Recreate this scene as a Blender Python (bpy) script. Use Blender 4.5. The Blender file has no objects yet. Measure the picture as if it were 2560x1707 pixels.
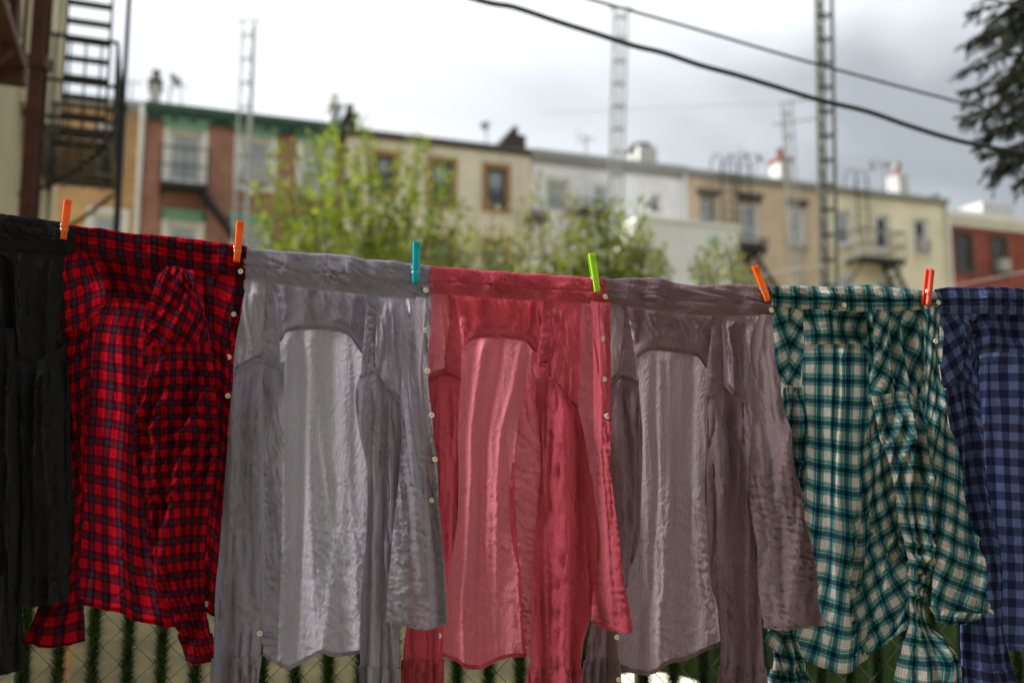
import bpy, math, random
import numpy as np
from mathutils import Vector, Matrix

random.seed(7)
rng = np.random.default_rng(11)
SC = bpy.context.scene
COL = SC.collection

# ------------------------------------------------------------------ camera, sky, sun, exposure
F = 2489.0                       # focal length in photo pixels (35 mm lens, photo 2560 px wide)
PITCH = math.radians(7.8)
CAM_Z = 1.3
cam_d = bpy.data.cameras.new('camera')
cam = bpy.data.objects.new('camera', cam_d)
COL.objects.link(cam)
cam.location = (0, 0, CAM_Z)
cam.rotation_euler = (math.pi / 2 + PITCH, 0, 0)
cam_d.lens = 35.0
cam_d.sensor_width = 36.0
cam_d.clip_end = 600
cam_d.dof.use_dof = True
cam_d.dof.focus_distance = 2.22
cam_d.dof.aperture_fstop = 1.75
SC.camera = cam

SUN_ELEV, SUN_AZ = 42.0, -92.0   # degrees; azimuth from +Y (view direction), clockwise: bright thin cloud off the left end of the line
SUN_DIR = Vector((math.sin(math.radians(SUN_AZ)) * math.cos(math.radians(SUN_ELEV)),
                  math.cos(math.radians(SUN_AZ)) * math.cos(math.radians(SUN_ELEV)),
                  math.sin(math.radians(SUN_ELEV))))
world = bpy.data.worlds.new('World')
SC.world = world
world.use_nodes = True
wn, wl = world.node_tree.nodes, world.node_tree.links
wn.clear()
w_out = wn.new('ShaderNodeOutputWorld')
w_sky = wn.new('ShaderNodeTexSky')
w_sky.sky_type = 'NISHITA'
w_sky.sun_disc = False
w_sky.sun_elevation = math.radians(SUN_ELEV)
w_sky.sun_rotation = math.radians(SUN_AZ)
w_bg1 = wn.new('ShaderNodeBackground'); w_bg1.inputs['Strength'].default_value = 0.05
w_bg2 = wn.new('ShaderNodeBackground'); w_bg2.inputs['Strength'].default_value = 0.194
w_mix = wn.new('ShaderNodeMixShader'); w_mix.inputs[0].default_value = 0.93
w_tc = wn.new('ShaderNodeTexCoord')
w_map = wn.new('ShaderNodeMapping'); w_map.inputs['Location'].default_value = (0.62, 0.3, 0.35)
w_map.inputs['Scale'].default_value = (1.0, 1.0, 2.1)
w_n = wn.new('ShaderNodeTexNoise')
w_n.inputs['Scale'].default_value = 2.3; w_n.inputs['Detail'].default_value = 5; w_n.inputs['Roughness'].default_value = 0.42
w_n.inputs['Distortion'].default_value = 0.35
w_dot = wn.new('ShaderNodeVectorMath'); w_dot.operation = 'DOT_PRODUCT'
w_dot.inputs[1].default_value = Vector((-0.50, 0.84, 0.20)).normalized()
w_mr = wn.new('ShaderNodeMapRange')
w_mr.inputs['From Min'].default_value = 0.55; w_mr.inputs['From Max'].default_value = 1.0
w_mr.inputs['To Min'].default_value = -0.10; w_mr.inputs['To Max'].default_value = 0.17
w_add = wn.new('ShaderNodeMath'); w_add.operation = 'ADD'
w_ramp = wn.new('ShaderNodeValToRGB')
w_ramp.color_ramp.elements[0].position = 0.36; w_ramp.color_ramp.elements[0].color = (0.33, 0.35, 0.36, 1)
w_ramp.color_ramp.elements[1].position = 0.72; w_ramp.color_ramp.elements[1].color = (0.84, 0.845, 0.845, 1)
e = w_ramp.color_ramp.elements.new(0.54); e.color = (0.63, 0.655, 0.67, 1)
wl.new(w_tc.outputs['Generated'], w_map.inputs['Vector'])
wl.new(w_map.outputs['Vector'], w_n.inputs['Vector'])
wl.new(w_tc.outputs['Generated'], w_dot.inputs[0])
wl.new(w_dot.outputs['Value'], w_mr.inputs['Value'])
wl.new(w_n.outputs['Fac'], w_add.inputs[0]); wl.new(w_mr.outputs['Result'], w_add.inputs[1])
wl.new(w_add.outputs[0], w_ramp.inputs['Fac'])
# overcast sky: three times brighter overhead than at the horizon
w_sep = wn.new('ShaderNodeSeparateXYZ'); wl.new(w_tc.outputs['Generated'], w_sep.inputs[0])
w_g = wn.new('ShaderNodeMapRange'); w_g.inputs['From Min'].default_value = 0.0; w_g.inputs['From Max'].default_value = 1.0
w_g.inputs['To Min'].default_value = 0.62; w_g.inputs['To Max'].default_value = 2.2
wl.new(w_sep.outputs[2], w_g.inputs['Value'])
w_mul = wn.new('ShaderNodeMix'); w_mul.data_type = 'RGBA'; w_mul.blend_type = 'MULTIPLY'; w_mul.inputs[0].default_value = 1.0
wl.new(w_ramp.outputs['Color'], w_mul.inputs[6]); wl.new(w_g.outputs['Result'], w_mul.inputs[7])
wl.new(w_mul.outputs[2], w_bg2.inputs['Color'])
wl.new(w_sky.outputs['Color'], w_bg1.inputs['Color'])
wl.new(w_bg1.outputs[0], w_mix.inputs[1]); wl.new(w_bg2.outputs[0], w_mix.inputs[2])
wl.new(w_mix.outputs[0], w_out.inputs['Surface'])

sun_d = bpy.data.lights.new('sun', 'SUN')
sun_d.energy = 1.5
sun_d.angle = math.radians(30)
sun_d.color = (1.0, 0.975, 0.94)
sun = bpy.data.objects.new('sun', sun_d)
COL.objects.link(sun)
sun.rotation_euler = (-SUN_DIR).to_track_quat('-Z', 'Y').to_euler()

SC.render.engine = 'CYCLES'
SC.cycles.use_denoising = True
SC.cycles.max_bounces = 8
SC.cycles.diffuse_bounces = 4
SC.cycles.transmission_bounces = 6
SC.view_settings.view_transform = 'Standard'
SC.view_settings.look = 'None'
SC.view_settings.gamma = 1.0
SC.view_settings.exposure = 2.68
SC.view_settings.use_curve_mapping = False

# ------------------------------------------------------------------ geometry helpers
CP, SP = math.cos(PITCH), math.sin(PITCH)
def ray(x, y):
    vx, vy = (np.asarray(x, float) - 1280) / F, (853.5 - np.asarray(y, float)) / F
    return vx, CP - vy * SP, SP + vy * CP
def at(x, y, Y):
    """photo position (px) at ground distance Y metres -> place in the yard"""
    a, b, c = ray(x, y)
    k = Y / b
    return Vector((float(a * k), float(Y), float(CAM_Z + c * k)))
def unit_px(Y):
    return Y / F

def new_mesh(name, V, Fc, uv=None, smooth=False):
    me = bpy.data.meshes.new(name)
    me.from_pydata([tuple(v) for v in V], [], [tuple(f) for f in Fc])
    if smooth:
        me.polygons.foreach_set('use_smooth', np.ones(len(me.polygons), bool))
    me.update()
    return me
def link(name, data, parent=None, mat=None):
    o = bpy.data.objects.new(name, data)
    COL.objects.link(o)
    if parent is not None:
        o.parent = parent
    if mat is not None and data is not None and len(data.materials) == 0:
        data.materials.append(mat)
    return o
def tag(o, label=None, cat=None, group=None, kind=None):
    if label: o['label'] = label
    if cat: o['category'] = cat
    if group: o['group'] = group
    if kind: o['kind'] = kind
    return o
def thing(name, label, cat, loc=(0, 0, 0), rz=0.0, group=None):
    o = bpy.data.objects.new(name, None)
    COL.objects.link(o)
    o.empty_display_size = 0.1
    o.location = loc
    o.rotation_euler = (0, 0, rz)
    return tag(o, label, cat, group)

class MB:
    def __init__(s):
        s.v, s.f = [], []
    def add(s, V, Fc):
        b = len(s.v)
        s.v.extend([tuple(map(float, p)) for p in V])
        s.f.extend([tuple(i + b for i in f) for f in Fc])
        return s
    def box(s, x0, x1, y0, y1, z0, z1):
        V = [(x, y, z) for z in (z0, z1) for y in (y0, y1) for x in (x0, x1)]
        return s.add(V, [(0, 2, 3, 1), (4, 5, 7, 6), (0, 1, 5, 4), (2, 6, 7, 3), (0, 4, 6, 2), (1, 3, 7, 5)])
    def beam(s, a, b, w, h, up=(0, 0, 1)):
        a, b = Vector(a), Vector(b)
        d = (b - a).normalized()
        u = Vector(up)
        if abs(d.dot(u)) > 0.98: u = Vector((1, 0, 0))
        r = d.cross(u).normalized(); u = r.cross(d).normalized()
        V = []
        for p in (a, b):
            for i, j in ((-1, -1), (1, -1), (1, 1), (-1, 1)):
                V.append(p + r * (i * w / 2) + u * (j * h / 2))
        return s.add(V, [(3, 2, 1, 0), (4, 5, 6, 7), (0, 1, 5, 4), (1, 2, 6, 5), (2, 3, 7, 6), (3, 0, 4, 7)])
    def tube(s, pts, rad, seg=8, cap=True):
        pts = [Vector(p) for p in pts]
        n = len(pts)
        rad = [rad] * n if not hasattr(rad, '__len__') else rad
        V, Fc = [], []
        prev = None
        for i in range(n):
            d = (pts[min(i + 1, n - 1)] - pts[max(i - 1, 0)])
            d = d.normalized() if d.length > 1e-9 else Vector((0, 0, 1))
            if prev is None:
                u = Vector((0, 0, 1)) if abs(d.z) < 0.9 else Vector((1, 0, 0))
            else:
                u = prev
            r = d.cross(u).normalized(); u = r.cross(d).normalized(); prev = u
            for k in range(seg):
                a = 2 * math.pi * k / seg
                V.append(pts[i] + (r * math.cos(a) + u * math.sin(a)) * rad[i])
        for i in range(n - 1):
            for k in range(seg):
                a, b = i * seg + k, i * seg + (k + 1) % seg
                Fc.append((a, b, b + seg, a + seg))
        if cap:
            Fc.append(tuple(range(seg))[::-1]); Fc.append(tuple(range((n - 1) * seg, n * seg)))
        return s.add(V, Fc)
    def lathe(s, prof, seg=20, center=(0, 0, 0)):
        V, Fc = [], []
        n = len(prof)
        for r, z in prof:
            for k in range(seg):
                a = 2 * math.pi * k / seg
                V.append((center[0] + r * math.cos(a), center[1] + r * math.sin(a), center[2] + z))
        for i in range(n - 1):
            for k in range(seg):
                a, b = i * seg + k, i * seg + (k + 1) % seg
                Fc.append((a, b, b + seg, a + seg))
        Fc.append(tuple(range(seg))[::-1]); Fc.append(tuple(range((n - 1) * seg, n * seg)))
        return s.add(V, Fc)
    def build(s, name, mat, parent=None, smooth=False):
        return link(name, new_mesh(name, s.v, s.f, smooth=smooth), parent, mat)

def perlin(x, y, seed):
    x = np.asarray(x, float); y = np.asarray(y, float)
    xi, yi = np.floor(x).astype(np.int64), np.floor(y).astype(np.int64)
    xf, yf = x - xi, y - yi
    def g(ix, iy, dx, dy):
        h = (ix * 374761393 + iy * 668265263 + seed * 144269504) & 0xFFFFFFFF
        h = ((h ^ (h >> 13)) * 1274126177) & 0xFFFFFFFF
        h = h ^ (h >> 16)
        a = (h & 0xFFFF) / 65535.0 * 2 * np.pi
        return np.cos(a) * dx + np.sin(a) * dy
    u = xf ** 3 * (xf * (xf * 6 - 15) + 10); v = yf ** 3 * (yf * (yf * 6 - 15) + 10)
    a = g(xi, yi, xf, yf); b = g(xi + 1, yi, xf - 1, yf)
    c = g(xi, yi + 1, xf, yf - 1); d = g(xi + 1, yi + 1, xf - 1, yf - 1)
    return (a + (b - a) * u) * (1 - v) + (c + (d - c) * u) * v

# ------------------------------------------------------------------ materials
def mat_new(name):
    m = bpy.data.materials.new(name)
    m.use_nodes = True
    nt = m.node_tree
    nt.nodes.clear()
    out = nt.nodes.new('ShaderNodeOutputMaterial')
    return m, nt, out
def rgba(c): return (c[0], c[1], c[2], 1.0)
def N(nt, t, **kw):
    n = nt.nodes.new(t)
    for k, v in kw.items(): setattr(n, k, v)
    return n
def math_n(nt, op, a, b=None):
    n = N(nt, 'ShaderNodeMath', operation=op)
    for i, q in enumerate((a, b)):
        if q is None: continue
        if isinstance(q, (int, float)): n.inputs[i].default_value = q
        else: nt.links.new(q, n.inputs[i])
    return n.outputs[0]
def mixc(nt, fac, a, b, mode='MIX'):
    n = N(nt, 'ShaderNodeMix', data_type='RGBA', blend_type=mode)
    for i, q in ((0, fac), (6, a), (7, b)):
        if isinstance(q, (int, float)): n.inputs[i].default_value = q
        elif isinstance(q, tuple): n.inputs[i].default_value = rgba(q)
        else: nt.links.new(q, n.inputs[i])
    return n.outputs[2]

def paint(name, col, rough=0.6, var=0.25, scale=4.0, metal=0.0, bump=0.0, spec=0.4, dirt=None):
    m, nt, out = mat_new(name)
    b = N(nt, 'ShaderNodeBsdfPrincipled')
    tc = N(nt, 'ShaderNodeTexCoord')
    no = N(nt, 'ShaderNodeTexNoise'); no.inputs['Scale'].default_value = scale; no.inputs['Detail'].default_value = 6
    no.inputs['Roughness'].default_value = 0.65
    nt.links.new(tc.outputs['Object'], no.inputs['Vector'])
    lo = tuple(c * (1 - var) for c in col); hi = tuple(min(1, c * (1 + var)) for c in col)
    mr = N(nt, 'ShaderNodeMapRange'); mr.inputs[1].default_value = 0.3; mr.inputs[2].default_value = 0.7
    nt.links.new(no.outputs['Fac'], mr.inputs[0])
    c = mixc(nt, mr.outputs[0], lo, hi)
    if dirt:
        n2 = N(nt, 'ShaderNodeTexNoise'); n2.inputs['Scale'].default_value = dirt[1]; n2.inputs['Detail'].default_value = 8
        mp = N(nt, 'ShaderNodeMapping'); mp.inputs['Scale'].default_value = (1, 1, 0.25)
        nt.links.new(tc.outputs['Object'], mp.inputs[0]); nt.links.new(mp.outputs[0], n2.inputs['Vector'])
        m2 = N(nt, 'ShaderNodeMapRange'); m2.inputs[1].default_value = 0.5; m2.inputs[2].default_value = 0.72
        nt.links.new(n2.outputs['Fac'], m2.inputs[0])
        c = mixc(nt, math_n(nt, 'MULTIPLY', m2.outputs[0], dirt[2]), c, dirt[0])
    nt.links.new(c, b.inputs['Base Color'])
    b.inputs['Roughness'].default_value = rough
    b.inputs['Metallic'].default_value = metal
    b.inputs['Specular IOR Level'].default_value = spec
    if bump:
        bp = N(nt, 'ShaderNodeBump'); bp.inputs['Strength'].default_value = bump; bp.inputs['Distance'].default_value = 0.01
        nt.links.new(no.outputs['Fac'], bp.inputs['Height']); nt.links.new(bp.outputs[0], b.inputs['Normal'])
    nt.links.new(b.outputs[0], out.inputs[0])
    return m

def brick(name, c1, c2, mortar, bw=0.21, bh=0.075):
    m, nt, out = mat_new(name)
    b = N(nt, 'ShaderNodeBsdfPrincipled'); b.inputs['Roughness'].default_value = 0.85
    tc = N(nt, 'ShaderNodeTexCoord')
    sx = N(nt, 'ShaderNodeSeparateXYZ'); nt.links.new(tc.outputs['Object'], sx.inputs[0])
    cb = N(nt, 'ShaderNodeCombineXYZ')
    nt.links.new(math_n(nt, 'ADD', sx.outputs[0], sx.outputs[1]), cb.inputs[0]); nt.links.new(sx.outputs[2], cb.inputs[1])
    bt = N(nt, 'ShaderNodeTexBrick')
    bt.inputs['Scale'].default_value = 1.0
    bt.inputs['Brick Width'].default_value = bw; bt.inputs['Row Height'].default_value = bh
    bt.inputs['Mortar Size'].default_value = 0.009
    bt.inputs['Color1'].default_value = rgba(c1); bt.inputs['Color2'].default_value = rgba(c2); bt.inputs['Mortar'].default_value = rgba(mortar)
    nt.links.new(cb.outputs[0], bt.inputs['Vector'])
    no = N(nt, 'ShaderNodeTexNoise'); no.inputs['Scale'].default_value = 1.1; no.inputs['Detail'].default_value = 6
    nt.links.new(tc.outputs['Object'], no.inputs['Vector'])
    mr = N(nt, 'ShaderNodeMapRange'); mr.inputs[1].default_value = 0.35; mr.inputs[2].default_value = 0.7; mr.inputs[3].default_value = 0.7; mr.inputs[4].default_value = 1.2
    nt.links.new(no.outputs['Fac'], mr.inputs[0])
    c = mixc(nt, 1.0, bt.outputs['Color'], mr.outputs[0], 'MULTIPLY')
    nt.links.new(c, b.inputs['Base Color'])
    bp = N(nt, 'ShaderNodeBump'); bp.inputs['Strength'].default_value = 0.6; bp.inputs['Distance'].default_value = 0.01
    inv = math_n(nt, 'SUBTRACT', 1.0, bt.outputs['Fac'])
    nt.links.new(inv, bp.inputs['Height']); nt.links.new(bp.outputs[0], b.inputs['Normal'])
    nt.links.new(b.outputs[0], out.inputs[0])
    return m

def siding(name, col, pitch=0.11):
    m, nt, out = mat_new(name)
    b = N(nt, 'ShaderNodeBsdfPrincipled'); b.inputs['Roughness'].default_value = 0.6
    tc = N(nt, 'ShaderNodeTexCoord')
    sx = N(nt, 'ShaderNodeSeparateXYZ'); nt.links.new(tc.outputs['Object'], sx.inputs[0])
    fr = math_n(nt, 'FRACT', math_n(nt, 'MULTIPLY', sx.outputs[2], 1 / pitch))
    no = N(nt, 'ShaderNodeTexNoise'); no.inputs['Scale'].default_value = 0.9; no.inputs['Detail'].default_value = 7
    nt.links.new(tc.outputs['Object'], no.inputs['Vector'])
    mr = N(nt, 'ShaderNodeMapRange'); mr.inputs[1].default_value = 0.3; mr.inputs[2].default_value = 0.7; mr.inputs[3].default_value = 0.82; mr.inputs[4].default_value = 1.1
    nt.links.new(no.outputs['Fac'], mr.inputs[0])
    c = mixc(nt, 1.0, col, mr.outputs[0], 'MULTIPLY')
    nt.links.new(c, b.inputs['Base Color'])
    bp = N(nt, 'ShaderNodeBump'); bp.inputs['Strength'].default_value = 0.8; bp.inputs['Distance'].default_value = 0.015
    nt.links.new(fr, bp.inputs['Height']); nt.links.new(bp.outputs[0], b.inputs['Normal'])
    nt.links.new(b.outputs[0], out.inputs[0])
    return m

def leafmat(name, c1, c2, trans=0.35):
    m, nt, out = mat_new(name)
    oi = N(nt, 'ShaderNodeNewGeometry')
    no = N(nt, 'ShaderNodeTexNoise'); no.inputs['Scale'].default_value = 2.2; no.inputs['Detail'].default_value = 3
    tc = N(nt, 'ShaderNodeTexCoord'); nt.links.new(tc.outputs['Object'], no.inputs['Vector'])
    mr = N(nt, 'ShaderNodeMapRange'); mr.inputs[1].default_value = 0.36; mr.inputs[2].default_value = 0.64
    nt.links.new(no.outputs['Fac'], mr.inputs[0])
    r = math_n(nt, 'ADD', math_n(nt, 'MULTIPLY', oi.outputs['Random Per Island'], 0.6), math_n(nt, 'MULTIPLY', mr.outputs[0], 0.4))
    c = mixc(nt, r, c1, c2)
    d = N(nt, 'ShaderNodeBsdfPrincipled'); d.inputs['Roughness'].default_value = 0.55; d.inputs['Specular IOR Level'].default_value = 0.3
    t = N(nt, 'ShaderNodeBsdfTranslucent')
    nt.links.new(c, d.inputs['Base Color'])
    tcx = mixc(nt, 1.0, c, (1.3, 1.2, 0.5), 'MULTIPLY'); nt.links.new(tcx, t.inputs['Color'])
    mx = N(nt, 'ShaderNodeMixShader'); mx.inputs[0].default_value = trans
    nt.links.new(d.outputs[0], mx.inputs[1]); nt.links.new(t.outputs[0], mx.inputs[2])
    nt.links.new(mx.outputs[0], out.inputs[0])
    return m

def glassmat(name, tint=(0.04, 0.05, 0.06), rough=0.06):
    m, nt, out = mat_new(name)
    b = N(nt, 'ShaderNodeBsdfPrincipled')
    tc = N(nt, 'ShaderNodeTexCoord')
    no = N(nt, 'ShaderNodeTexNoise'); no.inputs['Scale'].default_value = 1.5
    nt.links.new(tc.outputs['Object'], no.inputs['Vector'])
    c = mixc(nt, no.outputs['Fac'], tuple(0.6 * x for x in tint), tuple(1.5 * x for x in tint))
    nt.links.new(c, b.inputs['Base Color'])
    b.inputs['Roughness'].default_value = rough
    b.inputs['Specular IOR Level'].default_value = 0.6
    nt.links.new(b.outputs[0], out.inputs[0])
    return m

def fabric(name, ramp_u, pu, ramp_v, pv, trans=0.4, tint=(1, 1, 1), bump=0.35, geo=False, gain=1.0):
    """woven cotton: warp stripes along u, weft stripes along v (UV in metres), light shows through"""
    m, nt, out = mat_new(name)
    uv = N(nt, 'ShaderNodeUVMap')
    sx = N(nt, 'ShaderNodeSeparateXYZ'); nt.links.new(uv.outputs[0], sx.inputs[0])
    def ramp(sock, seq, per):
        fr = math_n(nt, 'FRACT', math_n(nt, 'ADD', math_n(nt, 'MULTIPLY', sock, 1.0 / per), 100.0))
        r = N(nt, 'ShaderNodeValToRGB'); r.color_ramp.interpolation = 'CONSTANT'
        el = r.color_ramp.elements
        el[0].position = 0.0; el[0].color = rgba(seq[0][1])
        el[1].position = min(seq[1][0], 0.999); el[1].color = rgba(seq[1][1])
        for p, c in seq[2:]:
            q = el.new(min(p, 0.999)); q.color = rgba(c)
        nt.links.new(fr, r.inputs[0])
        return r.outputs[0]
    if ramp_u is None:
        c = None
    elif geo:                       # dense twill: crossing yarns read darker than their mean
        g_ = N(nt, 'ShaderNodeGamma'); g_.inputs[1].default_value = 0.5
        nt.links.new(mixc(nt, 1.0, ramp(sx.outputs[0], ramp_u, pu), ramp(sx.outputs[1], ramp_v, pv), 'MULTIPLY'), g_.inputs[0])
        c = g_.outputs[0]
    else:
        c = mixc(nt, 0.5, ramp(sx.outputs[0], ramp_u, pu), ramp(sx.outputs[1], ramp_v, pv))
    # faded and dusty patches, slub in the yarn
    mp = N(nt, 'ShaderNodeMapping'); mp.inputs['Scale'].default_value = (900, 60, 1)
    nt.links.new(uv.outputs[0], mp.inputs[0])
    sl = N(nt, 'ShaderNodeTexNoise'); sl.inputs['Scale'].default_value = 1.0; sl.inputs['Detail'].default_value = 2
    nt.links.new(mp.outputs[0], sl.inputs['Vector'])
    mr = N(nt, 'ShaderNodeMapRange'); mr.inputs[1].default_value = 0.3; mr.inputs[2].default_value = 0.7; mr.inputs[3].default_value = 0.85 * gain; mr.inputs[4].default_value = 1.12 * gain
    nt.links.new(sl.outputs['Fac'], mr.inputs[0])
    base = tint if c is None else mixc(nt, 1.0, c, tint, 'MULTIPLY')
    c = mixc(nt, 1.0, base, mr.outputs[0], 'MULTIPLY')
    d = N(nt, 'ShaderNodeBsdfDiffuse'); d.inputs['Roughness'].default_value = 0.8
    t = N(nt, 'ShaderNodeBsdfTranslucent')
    nt.links.new(c, d.inputs['Color'])
    nt.links.new(mixc(nt, 0.0 if geo or ramp_u is None else 0.16, c, (0.80, 0.76, 0.74)), t.inputs['Color'])      # light also slips between the yarns
    # crumple of washed, line-dried cotton
    tc = N(nt, 'ShaderNodeTexCoord')
    n1 = N(nt, 'ShaderNodeTexNoise'); n1.inputs['Scale'].default_value = 46; n1.inputs['Detail'].default_value = 5; n1.inputs['Distortion'].default_value = 1.2
    mp2 = N(nt, 'ShaderNodeMapping'); mp2.inputs['Scale'].default_value = (1.0, 1.0, 0.5)
    mp2.inputs['Rotation'].default_value = (0, 0.5, 0)
    nt.links.new(tc.outputs['Object'], mp2.inputs[0]); nt.links.new(mp2.outputs[0], n1.inputs['Vector'])
    bp = N(nt, 'ShaderNodeBump'); bp.inputs['Strength'].default_value = bump; bp.inputs['Distance'].default_value = 0.008
    rid = math_n(nt, 'SUBTRACT', 1.0, math_n(nt, 'ABSOLUTE', math_n(nt, 'SUBTRACT', math_n(nt, 'MULTIPLY', n1.outputs['Fac'], 3.0), 1.5)))
    nt.links.new(rid, bp.inputs['Height'])
    nt.links.new(bp.outputs[0], d.inputs['Normal']); nt.links.new(bp.outputs[0], t.inputs['Normal'])
    mx = N(nt, 'ShaderNodeMixShader'); mx.inputs[0].default_value = trans
    nt.links.new(d.outputs[0], mx.inputs[1]); nt.links.new(t.outputs[0], mx.inputs[2])
    nt.links.new(mx.outputs[0], out.inputs[0])
    return m

def plastic(name, col):
    m, nt, out = mat_new(name)
    b = N(nt, 'ShaderNodeBsdfPrincipled')
    tc = N(nt, 'ShaderNodeTexCoord')
    no = N(nt, 'ShaderNodeTexNoise'); no.inputs['Scale'].default_value = 90; no.inputs['Detail'].default_value = 3
    nt.links.new(tc.outputs['Object'], no.inputs['Vector'])
    c = mixc(nt, no.outputs['Fac'], tuple(0.85 * x for x in col), tuple(min(1, 1.1 * x) for x in col))
    nt.links.new(c, b.inputs['Base Color'])
    b.inputs['Roughness'].default_value = 0.38
    b.inputs['Specular IOR Level'].default_value = 0.5
    t = N(nt, 'ShaderNodeBsdfTranslucent'); nt.links.new(c, t.inputs['Color'])
    mx = N(nt, 'ShaderNodeMixShader'); mx.inputs[0].default_value = 0.35
    nt.links.new(b.outputs[0], mx.inputs[1]); nt.links.new(t.outputs[0], mx.inputs[2])
    nt.links.new(mx.outputs[0], out.inputs[0])
    return m

M = {}
M['brick_brown'] = brick('brick_brown', (0.43, 0.17, 0.11), (0.30, 0.115, 0.075), (0.38, 0.28, 0.22))
M['brick_red'] = brick('brick_red', (0.36, 0.065, 0.04), (0.27, 0.05, 0.03), (0.25, 0.12, 0.09))
M['brick_ochre'] = brick('brick_ochre', (0.66, 0.38, 0.16), (0.54, 0.31, 0.12), (0.45, 0.33, 0.20))
M['brick_dark'] = brick('brick_dark', (0.06, 0.05, 0.05), (0.045, 0.035, 0.035), (0.09, 0.08, 0.08))
M['stucco_beige'] = paint('stucco_beige', (0.76, 0.68, 0.54), 0.9, 0.10, 1.2, bump=0.2, dirt=((0.32, 0.28, 0.22), 0.9, 0.45))
M['stucco_brown'] = paint('stucco_brown', (0.62, 0.50, 0.36), 0.9, 0.14, 1.0, bump=0.2, dirt=((0.2, 0.16, 0.11), 0.8, 0.5))
M['stucco_gray'] = paint('stucco_gray', (0.42, 0.41, 0.37), 0.9, 0.10, 1.0, bump=0.2)
M['siding_gray'] = siding('siding_gray', (0.86, 0.87, 0.89))
M['siding_cream'] = siding('siding_cream', (0.86, 0.80, 0.60), 0.2)
M['wall_olive'] = paint('wall_olive', (0.50, 0.44, 0.29), 0.9, 0.12, 0.8, bump=0.2, dirt=((0.27, 0.24, 0.17), 0.7, 0.5))
M['wall_trim'] = paint('wall_trim', (0.62, 0.56, 0.42), 0.8, 0.1, 2)
M['white'] = paint('white_paint', (0.78, 0.78, 0.75), 0.6, 0.06, 3, dirt=((0.5, 0.48, 0.43), 2.0, 0.3))
M['white_render'] = paint('white_render', (0.52, 0.52, 0.50), 0.85, 0.08, 1.5, dirt=((0.45, 0.44, 0.40), 1.2, 0.4))
M['green_trim'] = paint('green_trim', (0.21, 0.40, 0.29), 0.6, 0.12, 3)
M['green_dark'] = paint('green_dark', (0.030, 0.078, 0.056), 0.6, 0.15, 3)
M['brown_trim'] = paint('brown_trim', (0.34, 0.19, 0.075), 0.6, 0.15, 3)
M['dark_trim'] = paint('dark_trim', (0.09, 0.075, 0.06), 0.6, 0.15, 3)
M['gray_trim'] = paint('gray_trim', (0.30, 0.31, 0.29), 0.7, 0.12, 3)
M['roof'] = paint('roof_tar', (0.10, 0.10, 0.10), 0.9, 0.2, 1.5)
M['blind'] = paint('blind', (0.9, 0.9, 0.9), 0.8, 0.05, 4)
M['glass'] = glassmat('glass')
M['ac'] = paint('ac_unit', (0.45, 0.45, 0.44), 0.5, 0.1, 8)
M['iron'] = paint('black_iron', (0.018, 0.017, 0.016), 0.5, 0.3, 12)
M['rust'] = paint('rusty_steel', (0.085, 0.033, 0.022), 0.75, 0.35, 7, bump=0.3)
M['galv'] = paint('galvanised', (0.22, 0.23, 0.21), 0.5, 0.2, 9, metal=0.3)
M['galv_dark'] = paint('weathered_steel', (0.085, 0.085, 0.065), 0.6, 0.25, 9)
M['cable'] = paint('black_rubber', (0.010, 0.011, 0.011), 0.45, 0.2, 20)
M['rope'] = paint('rope', (0.62, 0.60, 0.56), 0.8, 0.15, 300)
M['steel'] = paint('spring_steel', (0.55, 0.55, 0.53), 0.3, 0.05, 60, metal=0.9)
M['button'] = paint('button_pearl', (0.72, 0.66, 0.50), 0.3, 0.12, 160, spec=0.6)
M['thread'] = paint('thread', (0.45, 0.40, 0.30), 0.9, 0.1, 200)
M['leaf_tree'] = leafmat('leaf_tree', (0.055, 0.105, 0.010), (0.30, 0.38, 0.05), 0.5)
M['leaf_bush'] = leafmat('leaf_bush', (0.06, 0.09, 0.018), (0.24, 0.28, 0.07), 0.5)
M['leaf_pale'] = leafmat('leaf_pale', (0.13, 0.16, 0.05), (0.34, 0.34, 0.18), 0.4)
M['needle'] = leafmat('needle', (0.008, 0.015, 0.006), (0.024, 0.040, 0.015), 0.1)
M['bark'] = paint('bark', (0.10, 0.075, 0.05), 0.95, 0.3, 12, bump=0.5)
M['bristle'] = leafmat('bristle', (0.016, 0.042, 0.012), (0.06, 0.115, 0.035), 0.35)
M['grass'] = leafmat('grass', (0.015, 0.04, 0.005), (0.06, 0.12, 0.012), 0.35)
M['concrete'] = paint('concrete', (0.25, 0.20, 0.09), 0.95, 0.35, 1.6, bump=0.2, dirt=((0.11, 0.095, 0.06), 0.9, 0.9))
M['soil'] = paint('soil_lawn', (0.018, 0.026, 0.008), 0.95, 0.35, 3)
M['canvas'] = paint('cream_canvas', (0.66, 0.60, 0.46), 0.85, 0.06, 10)
M['clay'] = paint('clay_pot', (0.22, 0.05, 0.03), 0.8, 0.15, 8)
M['dish'] = paint('dish_gray', (0.30, 0.31, 0.32), 0.5, 0.1, 5)

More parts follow.
